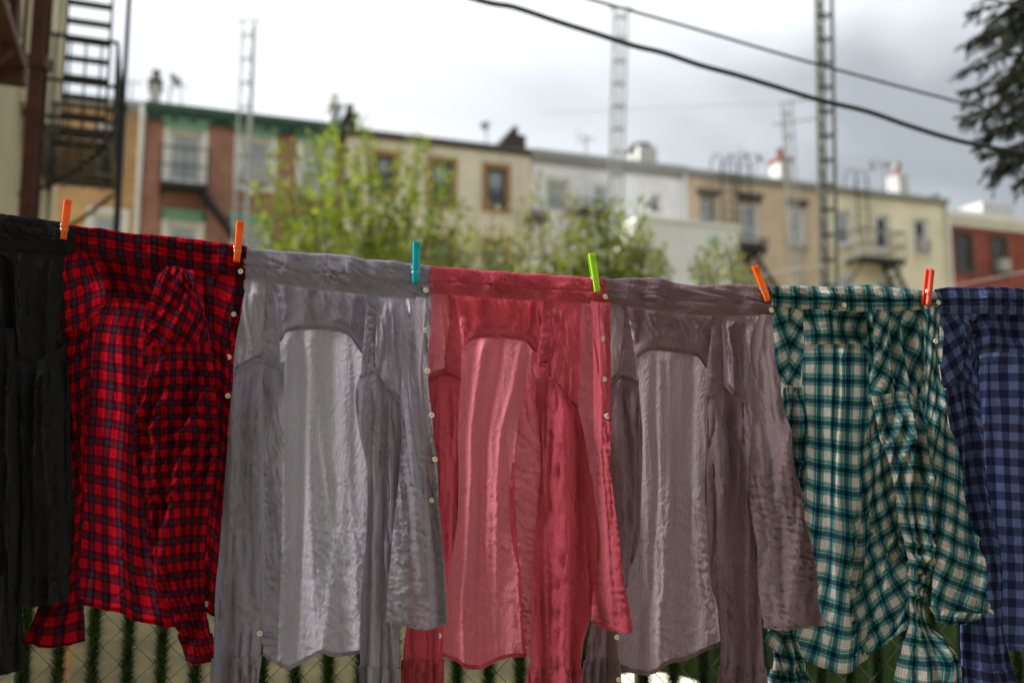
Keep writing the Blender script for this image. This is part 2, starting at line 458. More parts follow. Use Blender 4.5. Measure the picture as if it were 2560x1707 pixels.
# clear window glass: mostly see-through with a sky reflection
def clear_glass(name):
    m, nt, out = mat_new(name)
    tr = N(nt, 'ShaderNodeBsdfTransparent'); tr.inputs[0].default_value = (0.96, 0.97, 0.97, 1)
    gl = N(nt, 'ShaderNodeBsdfGlossy'); gl.inputs['Roughness'].default_value = 0.05
    fr = N(nt, 'ShaderNodeFresnel'); fr.inputs[0].default_value = 1.5
    mx = N(nt, 'ShaderNodeMixShader')
    nt.links.new(math_n(nt, 'MULTIPLY', fr.outputs[0], 1.8), mx.inputs[0])
    nt.links.new(tr.outputs[0], mx.inputs[1]); nt.links.new(gl.outputs[0], mx.inputs[2])
    nt.links.new(mx.outputs[0], out.inputs[0])
    return m
M['pane'] = clear_glass('window_glass')

# ------------------------------------------------------------------ ground
g = MB(); g.add([(-300, -40, 0), (300, -40, 0), (300, 400, 0), (-300, 400, 0)], [(0, 1, 2, 3)])
tag(g.build('ground', M['concrete']), kind='structure')
lw = MB(); lw.add([(0.25, 4.4, 0.004), (14, 4.4, 0.004), (14, 22, 0.004), (0.9, 22, 0.004)], [(0, 1, 2, 3)])
tag(lw.build('lawn', M['soil']), kind='structure')
# grass blades on the lawn
nb = 26000
gx = rng.uniform(0.3, 6.0, nb); gy = 4.5 + rng.random(nb) ** 1.6 * 9
ga = rng.uniform(0, 2 * np.pi, nb); gh = rng.uniform(0.08, 0.22, nb); gl = rng.normal(0, 0.05, (nb, 2))
V = np.empty((nb, 3, 3))
V[:, 0] = np.stack([gx - 0.008 * np.cos(ga), gy - 0.008 * np.sin(ga), np.full(nb, 0.004)], 1)
V[:, 1] = np.stack([gx + 0.008 * np.cos(ga), gy + 0.008 * np.sin(ga), np.full(nb, 0.004)], 1)
V[:, 2] = np.stack([gx + gl[:, 0], gy + gl[:, 1], gh], 1)
def tri_mesh(name, V):
    n = len(V)
    k = V.shape[1]
    me = bpy.data.meshes.new(name)
    me.vertices.add(n * k); me.vertices.foreach_set('co', V.reshape(-1).astype(np.float32))
    me.loops.add(n * k); me.loops.foreach_set('vertex_index', np.arange(n * k, dtype=np.int32))
    me.polygons.add(n); me.polygons.foreach_set('loop_start', np.arange(0, n * k, k, dtype=np.int32))
    me.polygons.foreach_set('loop_total', np.full(n, k, dtype=np.int32))
    me.update(calc_edges=True)
    return me
tag(link('grass', tri_mesh('grass', V), None, M['grass']), 'green grass growing behind the chain link fence at right', 'grass', kind='stuff')

# ------------------------------------------------------------------ the row of houses
ALPHA = math.radians(19.7)
FO = Vector((-9.15, 25.0, 0)); FD = Vector((math.cos(ALPHA), math.sin(ALPHA), 0)); FW = Vector((-math.sin(ALPHA), math.cos(ALPHA), 0))
def fp(x, y, off=0.0):
    a, b, c = (float(q) for q in ray(x, y))
    o = FO + FW * off
    k = o.dot(FW) / (a * FW.x + b * FW.y)
    P = Vector((a * k, b * k, CAM_Z + c * k))
    return (P - FO).dot(FD), P.z

def wall_with_holes(W, H, D, holes, rev=0.14):
    xs = sorted({0, W} | {h[0] for h in holes} | {h[1] for h in holes})
    zs = sorted({0, H} | {h[2] for h in holes} | {h[3] for h in holes})
    mb = MB()
    for i in range(len(xs) - 1):
        for j in range(len(zs) - 1):
            cx, cz = (xs[i] + xs[i + 1]) / 2, (zs[j] + zs[j + 1]) / 2
            if any(h[0] < cx < h[1] and h[2] < cz < h[3] for h in holes): continue
            mb.add([(xs[i], 0, zs[j]), (xs[i + 1], 0, zs[j]), (xs[i + 1], 0, zs[j + 1]), (xs[i], 0, zs[j + 1])], [(0, 1, 2, 3)])
    for x0, x1, z0, z1 in holes:
        mb.add([(x0, 0, z0), (x1, 0, z0), (x1, 0, z1), (x0, 0, z1), (x0, rev, z0), (x1, rev, z0), (x1, rev, z1), (x0, rev, z1)],
               [(0, 4, 5, 1), (1, 5, 6, 2), (2, 6, 7, 3), (3, 7, 4, 0)])
    mb.add([(0, 0, 0), (W, 0, 0), (W, D, 0), (0, D, 0), (0, 0, H), (W, 0, H), (W, D, H), (0, D, H)],
           [(1, 2, 6, 5), (2, 3, 7, 6), (3, 0, 4, 7)])
    return mb

def make_window(root, x0, x1, z0, z1, fm, blind=0.9, lintel=None, sill='white', ac=0, casing=None, rail=True):
    fw = 0.075
    mb = MB()
    mb.box(x0, x0 + fw, 0.045, 0.125, z0, z1); mb.box(x1 - fw, x1, 0.045, 0.125, z0, z1)
    mb.box(x0 + fw, x1 - fw, 0.048, 0.122, z1 - fw, z1); mb.box(x0 + fw, x1 - fw, 0.048, 0.122, z0, z0 + fw)
    w = mb.build('window', M[fm], root)
    zm = (z0 + z1) / 2
    for nm, a, b, yy in (('sash', zm, z1 - fw, 0.070), ('sash', z0 + fw, zm + 0.04, 0.094)):
        s = MB(); t = 0.035
        s.box(x0 + fw, x0 + fw + t, yy, yy + 0.024, a, b); s.box(x1 - fw - t, x1 - fw, yy, yy + 0.024, a, b)
        s.box(x0 + fw + t, x1 - fw - t, yy + 0.001, yy + 0.023, a, a + t); s.box(x0 + fw + t, x1 - fw - t, yy + 0.001, yy + 0.023, b - t, b)
        s.build('sash', M['white' if fm in ('white', 'green_trim', 'brown_trim') else fm], w)
        p = MB(); p.box(x0 + fw + t, x1 - fw - t, yy + 0.010, yy + 0.014, a + t, b - t)
        p.build('pane', M['pane'], w)
    if blind > 0:
        bz = z1 - fw - (z1 - z0 - 2 * fw) * blind
        bl = MB()
        n = max(4, int((z1 - bz) / 0.09))
        for i in range(n):
            zz = bz + (z1 - fw - bz) * i / n; hh = (z1 - fw - bz) / n
            bl.add([(x0 + fw - 0.01, 0.123, zz), (x1 - fw + 0.01, 0.123, zz), (x1 - fw + 0.01, 0.131, zz + hh), (x0 + fw - 0.01, 0.131, zz + hh)], [(0, 1, 2, 3)])
        bl.build('blind', M['blind'], w)
    if sill:
        s = MB(); s.box(x0 - 0.08, x1 + 0.08, -0.09, 0.04, z0 - 0.10, z0 - 0.003); s.build('sill', M[sill], w)
    if lintel:
        m, hh, ov = lintel
        s = MB(); s.box(x0 - ov, x1 + ov, -0.07, -0.004, z1 + 0.02, z1 + hh); s.box(x0 - ov - 0.07, x1 + ov + 0.07, -0.13, -0.006, z1 + hh, z1 + hh + 0.09)
        s.build('lintel', M[m], w)
    if casing:
        m, cw = casing
        s = MB()
        s.box(x0 - cw, x0 - 0.002, -0.05, -0.003, z0 - cw * 0.6, z1 + cw); s.box(x1 + 0.002, x1 + cw, -0.05, -0.003, z0 - cw * 0.6, z1 + cw)
        s.box(x0 - 0.002, x1 + 0.002, -0.048, -0.003, z1 + 0.002, z1 + cw)
        s.build('casing', M[m], w)
    if ac:
        s = MB(); xa, xb = x0 + fw + 0.03, x1 - fw - 0.03
        s.box(xa, xb, -0.28, 0.06, z0 + fw, z0 + fw + 0.40)
        for k in range(7):
            zz = z0 + fw + 0.05 + k * 0.048
            s.box(xa + 0.03, xb - 0.03, -0.292, -0.281, zz, zz + 0.02)
        s.build('air_conditioner', M['ac'], w)

HOUSES = {}
def house(name, label, x0, x1, y0, y1, wall, wins, cornice=None, depth=9.0, off=0.0):
    ua, za = fp(x0, y0, off); ub, zb = fp(x1, y1, off)
    H = (za + zb) / 2; W = ub - ua
    P = FO + FD * ua + FW * off
    r = thing(name, label, 'house', (P.x, P.y, 0), ALPHA)
    holes, spec = [], []
    for (wx0, wy0, wx1, wy1, kw) in wins:
        xm, ym = (wx0 + wx1) / 2, (wy0 + wy1) / 2
        a = fp(wx0, ym, off)[0] - ua; b = fp(wx1, ym, off)[0] - ua
        zt = fp(xm, wy0, off)[1]; zl = fp(xm, wy1, off)[1]
        holes.append((a, b, zl, zt)); spec.append(kw)
    wall_with_holes(W, H, depth, holes).build('wall', M[wall], r)
    rf = MB(); rf.box(0.004, W - 0.004, 0.004, depth - 0.004, H - 0.25, H - 0.12); rf.build('roof', M['roof'], r)
    cp = MB(); cp.box(-0.01, W + 0.01, -0.02, 0.24, H + 0.002, H + 0.07)
    cp.build('coping', M['gray_trim' if not cornice else cornice[0]], r)
    if cornice:
        m, hh, pj, br = cornice
        c = MB(); c.box(-0.02, W + 0.02, -pj, -0.004, H - hh * 0.45, H + 0.09); c.box(0, W, -pj * 0.45, -0.005, H - hh, H - hh * 0.45 - 0.003)
        cc = c.build('cornice', M[m], r)
        if br:
            nbk = int(W / 0.45)
            me = None
            for i in range(nbk):
                xx = (i + 0.5) * W / nbk
                if me is None:
                    b_ = MB(); b_.box(-0.06, 0.06, -pj * 0.9, -pj * 0.45 - 0.003, H - hh * 0.95, H - hh * 0.45 - 0.003)
                    me = new_mesh('bracket', b_.v, b_.f)
                o = link('bracket', me, cc, M[br]); o.location = (xx, 0, 0)
    for h, kw in zip(holes, spec):
        make_window(r, *h, **kw)
    HOUSES[name] = (r, ua, off, H)
    return r

W_green = dict(fm='white', lintel=('green_trim', 0.22, 0.12), sill='white', casing=('white', 0.12))
house('ochre_brick_house', 'ochre brick house behind the fire escape at far left', -40, 364, 226, 262, 'brick_ochre', [
    (60, 300, 150, 440, dict(fm='white', blind=0.9)),
    (242, 322, 302, 440, dict(fm='white', blind=0.6, casing=('white', 0.08))),
    (226, 533, 308, 660, dict(fm='white', blind=0.95, casing=('white', 0.12)))], cornice=('gray_trim', 0.25, 0.12, None))
house('brown_brick_house', 'brown brick house with green cornice and green window lintels', 366, 862, 272, 322, 'brick_brown', [
    (420, 328, 506, 458, dict(blind=1.0, **W_green)), (598, 345, 678, 470, dict(blind=1.0, ac=1, **W_green)),
    (752, 362, 826, 488, dict(blind=1.0, **W_green)),
    (415, 556, 496, 668, dict(blind=0.3, **W_green)), (586, 566, 664, 675, dict(blind=1.0, **W_green)),
    (742, 575, 815, 680, dict(blind=1.0, **W_green))], cornice=('green_dark', 0.32, 0.24, 'green_dark'))
W_br = dict(fm='dark_trim', sill='brown_trim', casing=('brown_trim', 0.13))
house('beige_stucco_house', 'beige stucco house with brown framed windows behind the bushy tree', 866, 1328, 330, 381, 'stucco_beige', [
    (938, 388, 984, 478, dict(blind=0.45, **W_br)), (1078, 404, 1132, 512, dict(blind=0.5, **W_br)),
    (1216, 420, 1266, 522, dict(blind=0.55, **W_br)),
    (940, 590, 990, 690, dict(blind=0.5, **W_br)), (1080, 600, 1132, 700, dict(blind=0.5, **W_br)), (1216, 605, 1266, 700, dict(blind=0.5, **W_br))],
    cornice=('dark_trim', 0.12, 0.10, None))
W_wh = dict(fm='white', sill='white', casing=('white', 0.10))
house('gray_sided_house', 'pale gray sided house with white windows and a gray eaves line', 1330, 1712, 384, 425, 'siding_gray', [
    (1362, 446, 1424, 530, dict(blind=0.95, **W_wh)), (1478, 458, 1524, 522, dict(blind=0.9, **W_wh)),
    (1622, 480, 1656, 534, dict(blind=0.25, fm='white', sill='white', casing=('white', 0.24)))], cornice=('gray_trim', 0.30, 0.16, None))
house('brown_stucco_house', 'tan brown stucco house with dark lintels beside the lattice masts', 1716, 2066, 428, 472, 'stucco_brown', [
    (1750, 492, 1790, 556, dict(fm='gray_trim', blind=0.9, lintel=('dark_trim', 0.10, 0.05), sill='stucco_gray')),
    (1852, 508, 1898, 606, dict(fm='white', blind=0.95, lintel=('dark_trim', 0.20, 0.08), sill='dark_trim')),
    (1975, 520, 2012, 612, dict(fm='white', blind=0.9, lintel=('dark_trim', 0.16, 0.06), sill='stucco_gray')),
    (1852, 690, 1898, 760, dict(fm='white', blind=0.5))], cornice=('gray_trim', 0.16, 0.14, None))
W_cr = dict(fm='white', sill='white', casing=('white', 0.06))
house('cream_house', 'cream yellow house with a small iron balcony and three windows', 2068, 2366, 472, 506, 'siding_cream', [
    (2092, 526, 2126, 612, dict(blind=0.5, **W_cr)), (2190, 538, 2224, 624, dict(blind=0.5, **W_cr)),
    (2286, 546, 2320, 636, dict(blind=0.0, ac=1, **W_cr)),
    (2100, 690, 2132, 760, dict(blind=0.5, **W_cr)), (2195, 700, 2228, 770, dict(blind=0.5, **W_cr))], cornice=('gray_trim', 0.14, 0.14, None))
house('red_brick_house', 'low red brick house with a white cornice at far right', 2370, 2720, 536, 570, 'brick_red', [
    (2392, 584, 2430, 678, dict(fm='dark_trim', blind=0.5, sill='dark_trim', casing=('dark_trim', 0.08))),
    (2482, 592, 2516, 684, dict(fm='dark_trim', blind=0.0, ac=1, sill='dark_trim', casing=('dark_trim', 0.08))),
    (2590, 600, 2630, 690, dict(fm='dark_trim', blind=0.5, sill='dark_trim'))], cornice=('white', 0.42, 0.25, None))

def house_local(name, x, y, off=None):
    r, ua, o, H = HOUSES[name]
    u, z = fp(x, y, o if off is None else off)
    return u - ua, z
def roof_part(hname, pname, x0, y0, x1, y1, dep, mat, yoff=0.4, cap=None):
    """a block standing on the roof, photo corners of its front"""
    r, ua, o, H = HOUSES[hname]
    xm = (x0 + x1) / 2
    k = 1.0
    a = fp(x0, y0, o + yoff)[0] - ua; b = fp(x1, y0, o + yoff)[0] - ua
    zt = fp(xm, y0, o + yoff)[1]
    m = MB(); m.box(a, b, yoff, yoff + dep, H - 0.11, zt)
    c = m.build(pname, M[mat], r)
    if cap:
        m = MB(); m.box(a - 0.06, b + 0.06, yoff - 0.06, yoff + dep + 0.06, zt + 0.003, zt + 0.11)
        m.lathe([(0.11, 0), (0.10, 0.30), (0.13, 0.31), (0.13, 0.36)], 12, ((a + b) / 2, yoff + dep / 2, zt + 0.112))
        m.build('chimney_cap', M[cap], c)
    return c
roof_part('brown_brick_house', 'chimney', 376, 208, 402, 262, 0.7, 'white_render', 0.5, 'dark_trim')
roof_part('brown_brick_house', 'chimney', 826, 268, 852, 315, 0.7, 'white_render', 0.5, 'white_render')
roof_part('beige_stucco_house', 'chimney', 868, 292, 892, 335, 0.8, 'brick_dark', 0.3, 'brick_dark')
# dark sloping bulkhead on the beige house
r, ua, o, H = HOUSES['beige_stucco_house']
a, zt = house_local('beige_stucco_house', 1245, 372); b, zt2 = house_local('beige_stucco_house', 1322, 312)
m = MB(); za = H + 0.075
m.add([(a, 0.25, za), (b, 0.25, za), (b, 0.25, zt2 - 0.25), (b - 0.25, 0.25, zt2 - 0.25), (b - 0.25, 0.25, zt2), (b - 0.38, 0.25, zt2), 
       (a, 2.6, za), (b, 2.6, za), (b, 2.6, zt2 - 0.25), (b - 0.25, 2.6, zt2 - 0.25), (b - 0.25, 2.6, zt2), (b - 0.38, 2.6, zt2)],
      [(0, 1, 2, 3, 4, 5), (11, 10, 9, 8, 7, 6), (0, 5, 11, 6), (5, 4, 10, 11), (4, 3, 9, 10), (3, 2, 8, 9), (2, 1, 7, 8)])
m.build('stair_bulkhead', M['brick_dark'], r)
roof_part('gray_sided_house', 'chimney', 1598, 366, 1642, 415, 0.8, 'white_render', 0.5, None)
c, zt = house_local('gray_sided_house', 1620, 364, 0.5)
m = MB(); m.tube([(c - 0.55, 0.9, zt - 0.22), (c - 0.35, 0.9, zt + 0.02), (c - 0.05, 0.9, zt + 0.12), (c + 0.25, 0.9, zt + 0.12)], [0.07, 0.11, 0.13, 0.13], 10)
m.build('chimney_cowl', M['dark_trim'], r := HOUSES['gray_sided_house'][0])
roof_part('cream_house', 'chimney', 2246, 434, 2270, 480, 0.6, 'white_render', 0.5, None)
c, zt = house_local('cream_house', 2257, 434, 0.5)
m = MB(); m.lathe([(0.16, 0), (0.14, 0.08), (0.10, 0.14), (0.12, 0.30), (0.17, 0.36), (0.15, 0.44)], 14, (c, 0.8, zt + 0.003)); m.build('chimney_pot', M['clay'], HOUSES['cream_house'][0], True)
roof_part('brown_stucco_house', 'chimney', 1950, 402, 1978, 450, 0.6, 'white_render', 0.5, 'clay')
roof_part('red_brick_house', 'stair_bulkhead', 2455, 508, 2532, 545, 1.6, 'white_render', 1.0, None)
# gable parapet at the right end of the cream house
r, ua, o, H = HOUSES['cream_house']; a = house_local('cream_house', 2308, 500)[0]; b = house_local('cream_house', 2364, 500)[0]
m = MB(); m.add([(a, 0.26, H + 0.075), (b, 0.26, H + 0.075), (b, 0.26, H + 0.42), (a, 3.5, H + 0.075), (b, 3.5, H + 0.075), (b, 3.5, H + 0.42)], [(0, 1, 2), (5, 4, 3), (0, 2, 5, 3), (1, 4, 5, 2)])
m.build('parapet', M['gray_trim'], r)
# downspouts
for hn, px, py, wdt, mt in (('ochre_brick_house', 357, 270, 0.13, 'white'), ('gray_sided_house', 1708, 432, 0.11, 'white'), ('cream_house', 2362, 515, 0.12, 'white')):
    u, z = house_local(hn, px, py)
    m = MB(); m.tube([(u, -0.12, 0.1), (u, -0.12, z - 0.3), (u, -0.10, z)], wdt / 2, 8); m.build('downspout', M[mt], HOUSES[hn][0], True)

# white rear extension in front of the gray and brown houses
ua, zt = fp(1600, 548, -3.0); ub, _ = fp(1842, 556, -3.0)
P = FO + FD * ua + FW * -3.0
r = thing('rear_extension', 'white rendered rear extension below the gray sided house', 'building', (P.x, P.y, 0), ALPHA)
wall_with_holes(ub - ua, zt, 2.9, [(1.5, 2.2, 0.9, 2.3)]).build('wall', M['white'], r)
make_window(r, 1.5, 2.2, 0.9, 2.3, fm='white', blind=0.5)
m = MB(); m.box(-0.06, ub - ua + 0.06, -0.06, 2.88, zt + 0.003, zt + 0.10); m.build('roof', M['white'], r)
m = MB(); m.box(2.18, 2.36, -0.1, -0.004, zt - 0.55, zt - 0.35); m.build('vent', M['green_trim'], r)

# iron balconies / fire escapes on the far houses
def balcony(label, hn, x0, x1, yfloor, rail=0.9, pj=0.9, stair=None, off_rail=True):
    r, ua, o, H = HOUSES[hn]
    a = fp(x0, yfloor, o - pj)[0]; b, z = fp(x1, yfloor, o - pj)
    P = FO + FD * a + FW * o
    t = thing('fire_escape', label, 'fire escape', (P.x, P.y, z), ALPHA, 'iron fire escapes on the far houses')
    L = b - a
    m = MB()
    for k in range(9): m.box(0, L, -pj + k * pj / 9, -pj + k * pj / 9 + 0.055, 0, 0.05)
    m.box(0, 0.05, -pj, -0.005, -0.09, -0.002); m.box(L - 0.05, L, -pj, -0.005, -0.09, -0.002); m.box(0.05, L - 0.05, -pj, -pj + 0.05, -0.088, -0.002)
    m.build('platform', M['iron'], t)
    if rail:
        m = MB()
        for zz in (rail, rail * 0.5):
            m.beam((0, -pj, zz), (L, -pj, zz), 0.035, 0.035); m.beam((0, -pj, zz), (0, -0.01, zz), 0.035, 0.035); m.beam((L, -pj, zz), (L, -0.01, zz), 0.035, 0.035)
        m.build('rail', M['iron'], t)
        nb_ = max(4, int(L / 0.28)); me = None
        for k in range(nb_ + 1):
            if me is None:
                q = MB(); q.box(-0.011, 0.011, -0.011, 0.011, 0.051, rail - 0.02); me = new_mesh('baluster', q.v, q.f)
            bb = link('baluster', me, t, M['iron']); bb.location = (L * k / nb_, -pj, 0)
    for xx in (0.06, L - 0.06):
        m = MB(); m.beam((xx, -pj + 0.05, -0.09), (xx, -0.01, -0.75), 0.04, 0.04); m.build('bracket', M['iron'], t)
    if stair:
        dx, dz, x_ = stair
        for q in (-0.12, -0.62):
            m = MB(); m.beam((x_, q - 0.15, -0.03), (x_ + dx, q - 0.15, dz), 0.05, 0.14); m.build('stringer', M['iron'], t)
        n = int(abs(dz) / 0.24)
        for k in range(1, n):
            f = k / n
            m = MB(); m.box(x_ + dx * f - 0.09, x_ + dx * f + 0.09, -0.745, -0.295, dz * f - 0.015, dz * f + 0.015); m.build('tread', M['iron'], t)
    return t
balcony('black fire escape with a long stair on the brown brick house', 'brown_brick_house', 398, 520, 466, 0.95, 0.9, (2.3, -3.0, 1.0))
balcony('dark balcony under a white window of the gray sided house', 'gray_sided_house', 1440, 1534, 528, 0.28, 0.8)
balcony('small dark balcony at the left window of the gray sided house', 'gray_sided_house', 1330, 1372, 544, 0.18, 0.6)
balcony('dark balcony below the tall window of the tan stucco house', 'brown_stucco_house', 1842, 1920, 622, 0.3, 0.9, (1.8, -2.4, 0.6))
balcony('thin iron balcony with a stair on the cream yellow house', 'cream_house', 2160, 2266, 652, 0.95, 0.9, (1.1, -2.2, 1.25))

# roof clutter: dishes, aerials, goose-neck ladders
def dish(label, hn, x, y, rad, yoff=0.6, az=0.5, h=0.6):
    u, z = house_local(hn, x, y, yoff)
    r, ua, o, H = HOUSES[hn]
    P = FO + FD * (u + ua) + FW * (yoff)
    t = thing('satellite_dish', label, 'satellite dish', (P.x, P.y, H - 0.11), ALPHA + az)
    zz = z - H + 0.11
    m = MB()
    prof = [(0.02, 0), (rad * 0.4, 0.02), (rad * 0.75, 0.06), (rad, 0.12), (rad, 0.135), (rad * 0.75, 0.075), (rad * 0.4, 0.035), (0.02, 0.015)]
    m.lathe(prof, 20)
    R = Matrix.Rotation(math.radians(62), 3, 'X')
    m.v = [tuple(R @ Vector(p) + Vector((0, 0, zz))) for p in m.v]
    m.build('reflector', M['dish'], t, True)
    m = MB(); m.tube([(0, 0.06, 0), (0, 0.06, zz - 0.02)], 0.025, 8); m.build('mast', M['galv'], t)
    m = MB(); m.tube([(0, 0, zz - rad * 0.8), (0, -rad * 1.1, zz + 0.05)], 0.012, 6); m.box(-0.03, 0.03, -rad * 1.1 - 0.06, -rad * 1.1 + 0.04, zz + 0.02, zz + 0.09); m.build('feed_arm', M['dish'], t)
dish('gray satellite dish by the white chimney of the brown brick house', 'brown_brick_house', 430, 206, 0.22, 0.6, 0.9)
dish('small satellite dish on the beige house roof', 'beige_stucco_house', 1215, 322, 0.17, 0.6, -0.4)
dish('satellite dish on the tan stucco house roof', 'brown_stucco_house', 1890, 398, 0.22, 0.6, 0.6)
dish('satellite dish at left of the clay pot chimney on the cream house', 'cream_house', 2172, 418, 0.2, 0.6, 0.4)
dish('satellite dish beside the clay pot chimney on the cream house', 'cream_house', 2225, 420, 0.22, 0.6, -0.5)

def aerial(label, hn, x, ytop, yoff=0.8, arms=5, w=0.7):
    u, z = house_local(hn, x, ytop, yoff); r, ua, o, H = HOUSES[hn]
    P = FO + FD * (u + ua) + FW * yoff
    t = thing('roof_aerial', label, 'aerial', (P.x, P.y, H - 0.11), ALPHA)
    hh = z - H + 0.11
    m = MB(); m.tube([(0, 0, 0), (0, 0, hh)], 0.02, 6); m.build('mast', M['galv_dark'], t)
    m = MB(); m.tube([(-w * 0.5, 0.0, hh - 0.05), (w * 0.5, 0, hh + 0.02)], 0.012, 6); m.build('boom', M['galv_dark'], t)
    for k in range(arms):
        q = -w * 0.45 + k * w * 0.9 / (arms - 1)
        m = MB(); m.tube([(q, 0, hh - 0.30 + 0.06 * k), (q, 0, hh + 0.22 - 0.05 * k)], 0.010, 6); m.build('element', M['galv_dark'], t)
aerial('thin aerial on the ochre house roof', 'ochre_brick_house', 330, 205, 0.8, 5, 0.6)
aerial('thin aerial above the brown brick house green cornice', 'brown_brick_house', 455, 215, 0.8, 3, 0.4)
aerial('thin aerial on the gray sided house roof', 'gray_sided_house', 1465, 345, 0.8, 4, 0.6)
aerial('bushy aerial on the tan stucco house roof', 'brown_stucco_house', 1868, 385, 0.8, 6, 0.7)
aerial('bushy aerial left of the clay pot on the cream house', 'cream_house', 2208, 408, 0.9, 6, 0.9)

def gooseneck(label, hn, x, ytop, yoff=0.3):
    u, z = house_local(hn, x, ytop, 0.0); r, ua, o, H = HOUSES[hn]
    P = FO + FD * (u + ua)
    t = thing('gooseneck_ladder', label, 'ladder', (P.x, P.y, H), ALPHA, 'hooped roof ladders')
    zz = z - H
    for s in (-0.22, 0.22):
        pts = [(s, -0.25, -1.6), (s, -0.25, zz * 0.5)]
        for k in range(1, 9):
            a = math.pi * k / 8
            pts.append((s, -0.25 + 0.30 * (1 - math.cos(a)), zz * 0.5 + zz * 0.5 * math.sin(a)))
        pts.append((s, 0.35, 0.072))
        m = MB(); m.tube(pts, 0.022, 6); m.build('rail', M['iron'], t)
    for k in range(7):
        m = MB(); m.tube([(-0.22, -0.25, -1.5 + 0.3 * k), (0.22, -0.25, -1.5 + 0.3 * k)], 0.014, 6); m.build('rung', M['iron'], t)
gooseneck('hooped iron roof ladder on the tan stucco house', 'brown_stucco_house', 1848, 388)
gooseneck('hooped iron roof ladder at the left end of the tan stucco house', 'brown_stucco_house', 1806, 386)
gooseneck('hooped iron roof ladder on the cream house', 'cream_house', 2140, 424)

# ------------------------------------------------------------------ lattice masts
def mast(label, xt, yt, xb, yb, Y, wpx, mat, rung_px, top_bar=False, arms=None, r=0.017):
    T = at(xt, yt, Y); B = at(xb, yb, Y)
    ax = (B.x - T.x) / max(1e-6, (T.z - B.z))
    base = Vector((B.x + ax * B.z, Y, 0))
    H = T.z; w = wpx * Y / F
    t = thing('lattice_mast', label, 'mast', base, 0.0, 'steel lattice masts in the back yards')
    dx = T.x - base.x
    legs = [(-w / 2, 0.0), (w / 2, 0.0), (0.0 + w * 0.12, w * 0.8)]
    for q in legs:
        m = MB(); m.tube([(q[0], q[1], 0), (q[0] + dx, q[1], H)], r, 8); m.build('leg', M[mat], t)
    sp = rung_px * Y / F
    n = int(H / sp)
    for k in range(1, n + 1):
        z = k * sp; s = dx * z / H
        m = MB()
        P = [Vector((q[0] + s, q[1], z)) for q in legs]
        for i in range(3): m.tube([P[i], P[(i + 1) % 3]], r * 0.6, 6)
        m.build('rung', M[mat], t)
        if k < n:
            s2 = dx * (z + sp) / H
            m = MB()
            m.tube([P[2], Vector((legs[0][0] + s2, legs[0][1], z + sp))], r * 0.35, 5); m.build('diagonal', M[mat], t)
    if top_bar:
        m = MB(); m.tube([(dx - w * 1.0, 0, H + 0.01), (dx + w * 1.0, 0, H + 0.01)], r * 0.8, 6); m.build('crossbar', M[mat], t)
    for (yy, x0, x1, dy) in (arms or []):
        A = at(x0, yy, Y) - base; C = at(x1, yy + dy, Y) - base
        m = MB(); m.tube([A, C], r * 0.8, 6); m.build('crossbar', M[mat], t)
    return t
mast('dark lattice mast standing tallest before the cream house', 2059, -60, 2072, 700, 13.5, 40, 'galv_dark', 66, r=0.030)
mast('pale lattice mast rising before the gray sided house', 1552, 22, 1541, 430, 21.0, 34, 'galv', 62, top_bar=True, r=0.026)
mast('pale lattice mast in front of the brown brick house', 622, 52, 608, 420, 20.0, 34, 'galv', 66, top_bar=True, r=0.022)
mast('leaning pale mast with cross arms before the tan stucco house', 1966, 256, 1992, 690, 23.0, 26, 'galv', 60, arms=[(258, 1960, 2046, -14), (312, 1930, 2040, -16)], r=0.022)

# ------------------------------------------------------------------ overhead cables
def smooth_pts(P, n=8):
    P = [Vector(p) for p in P]; out = []
    for i in range(len(P) - 1):
        p0, p1, p2, p3 = P[max(i - 1, 0)], P[i], P[i + 1], P[min(i + 2, len(P) - 1)]
        for k in range(n):
            t = k / n
            out.append(0.5 * ((2 * p1) + (p2 - p0) * t + (2 * p0 - 5 * p1 + 4 * p2 - p3) * t * t + (3 * p1 - p0 - 3 * p2 + p3) * t ** 3))
    out.append(P[-1]); return out
def cable(label, pts, Y0, Y1, wpx, mat='cable', name='overhead_cable'):
    n = len(pts)
    Q = []
    x0, x1 = pts[0][0], pts[-1][0]
    for (x, y) in pts:
        Y = Y0 + (Y1 - Y0) * (x - x0) / (x1 - x0)
        Q.append(at(x, y, Y))
    m = MB(); m.tube(smooth_pts(Q), wpx / 2 * (Y0 + Y1) / 2 / F, 10)
    return tag(m.build(name, M[mat], None, True), label, 'cable')
cable('thick black cable sagging across the sky', [(560, -190), (900, -90), (1193, 0), (1286, 19), (1398, 56), (1497, 87), (1584, 115), (1659, 133), (1752, 164), (1845, 189), (1938, 217), (2050, 251), (2168, 279), (2279, 317), (2404, 354), (2560, 385), (2760, 430)], 4.6, 5.6, 13.5)
cable('thin black cable running above the thick one', [(1100, -105), (1479, 0), (1721, 68), (2031, 158), (2379, 251), (2560, 295), (2760, 345)], 5.2, 6.2, 7.0)
cable('short dark cable crossing the top of the spruce', [(2380, -35), (2484, 0), (2560, 22), (2700, 66)], 5.6, 6.2, 6.0)
cable('faint wire low across the yards', [(420, 630), (900, 645), (1300, 640), (1700, 720)], 12.0, 14.0, 5.0, 'galv_dark')
cable('faint wire strung to the leaning mast', [(1340, 285), (1700, 268), (1970, 258)], 23.0, 23.0, 1.0, 'galv')
cable('pale clothes line slanting up at far right', [(2330, 725), (2560, 680), (2700, 655)], 9.0, 9.0, 2.0, 'rope')
cable('pale clothes line slanting up behind the brown shirt', [(1880, 690), (2000, 672), (2060, 664)], 12.0, 12.0, 2.0, 'rope')

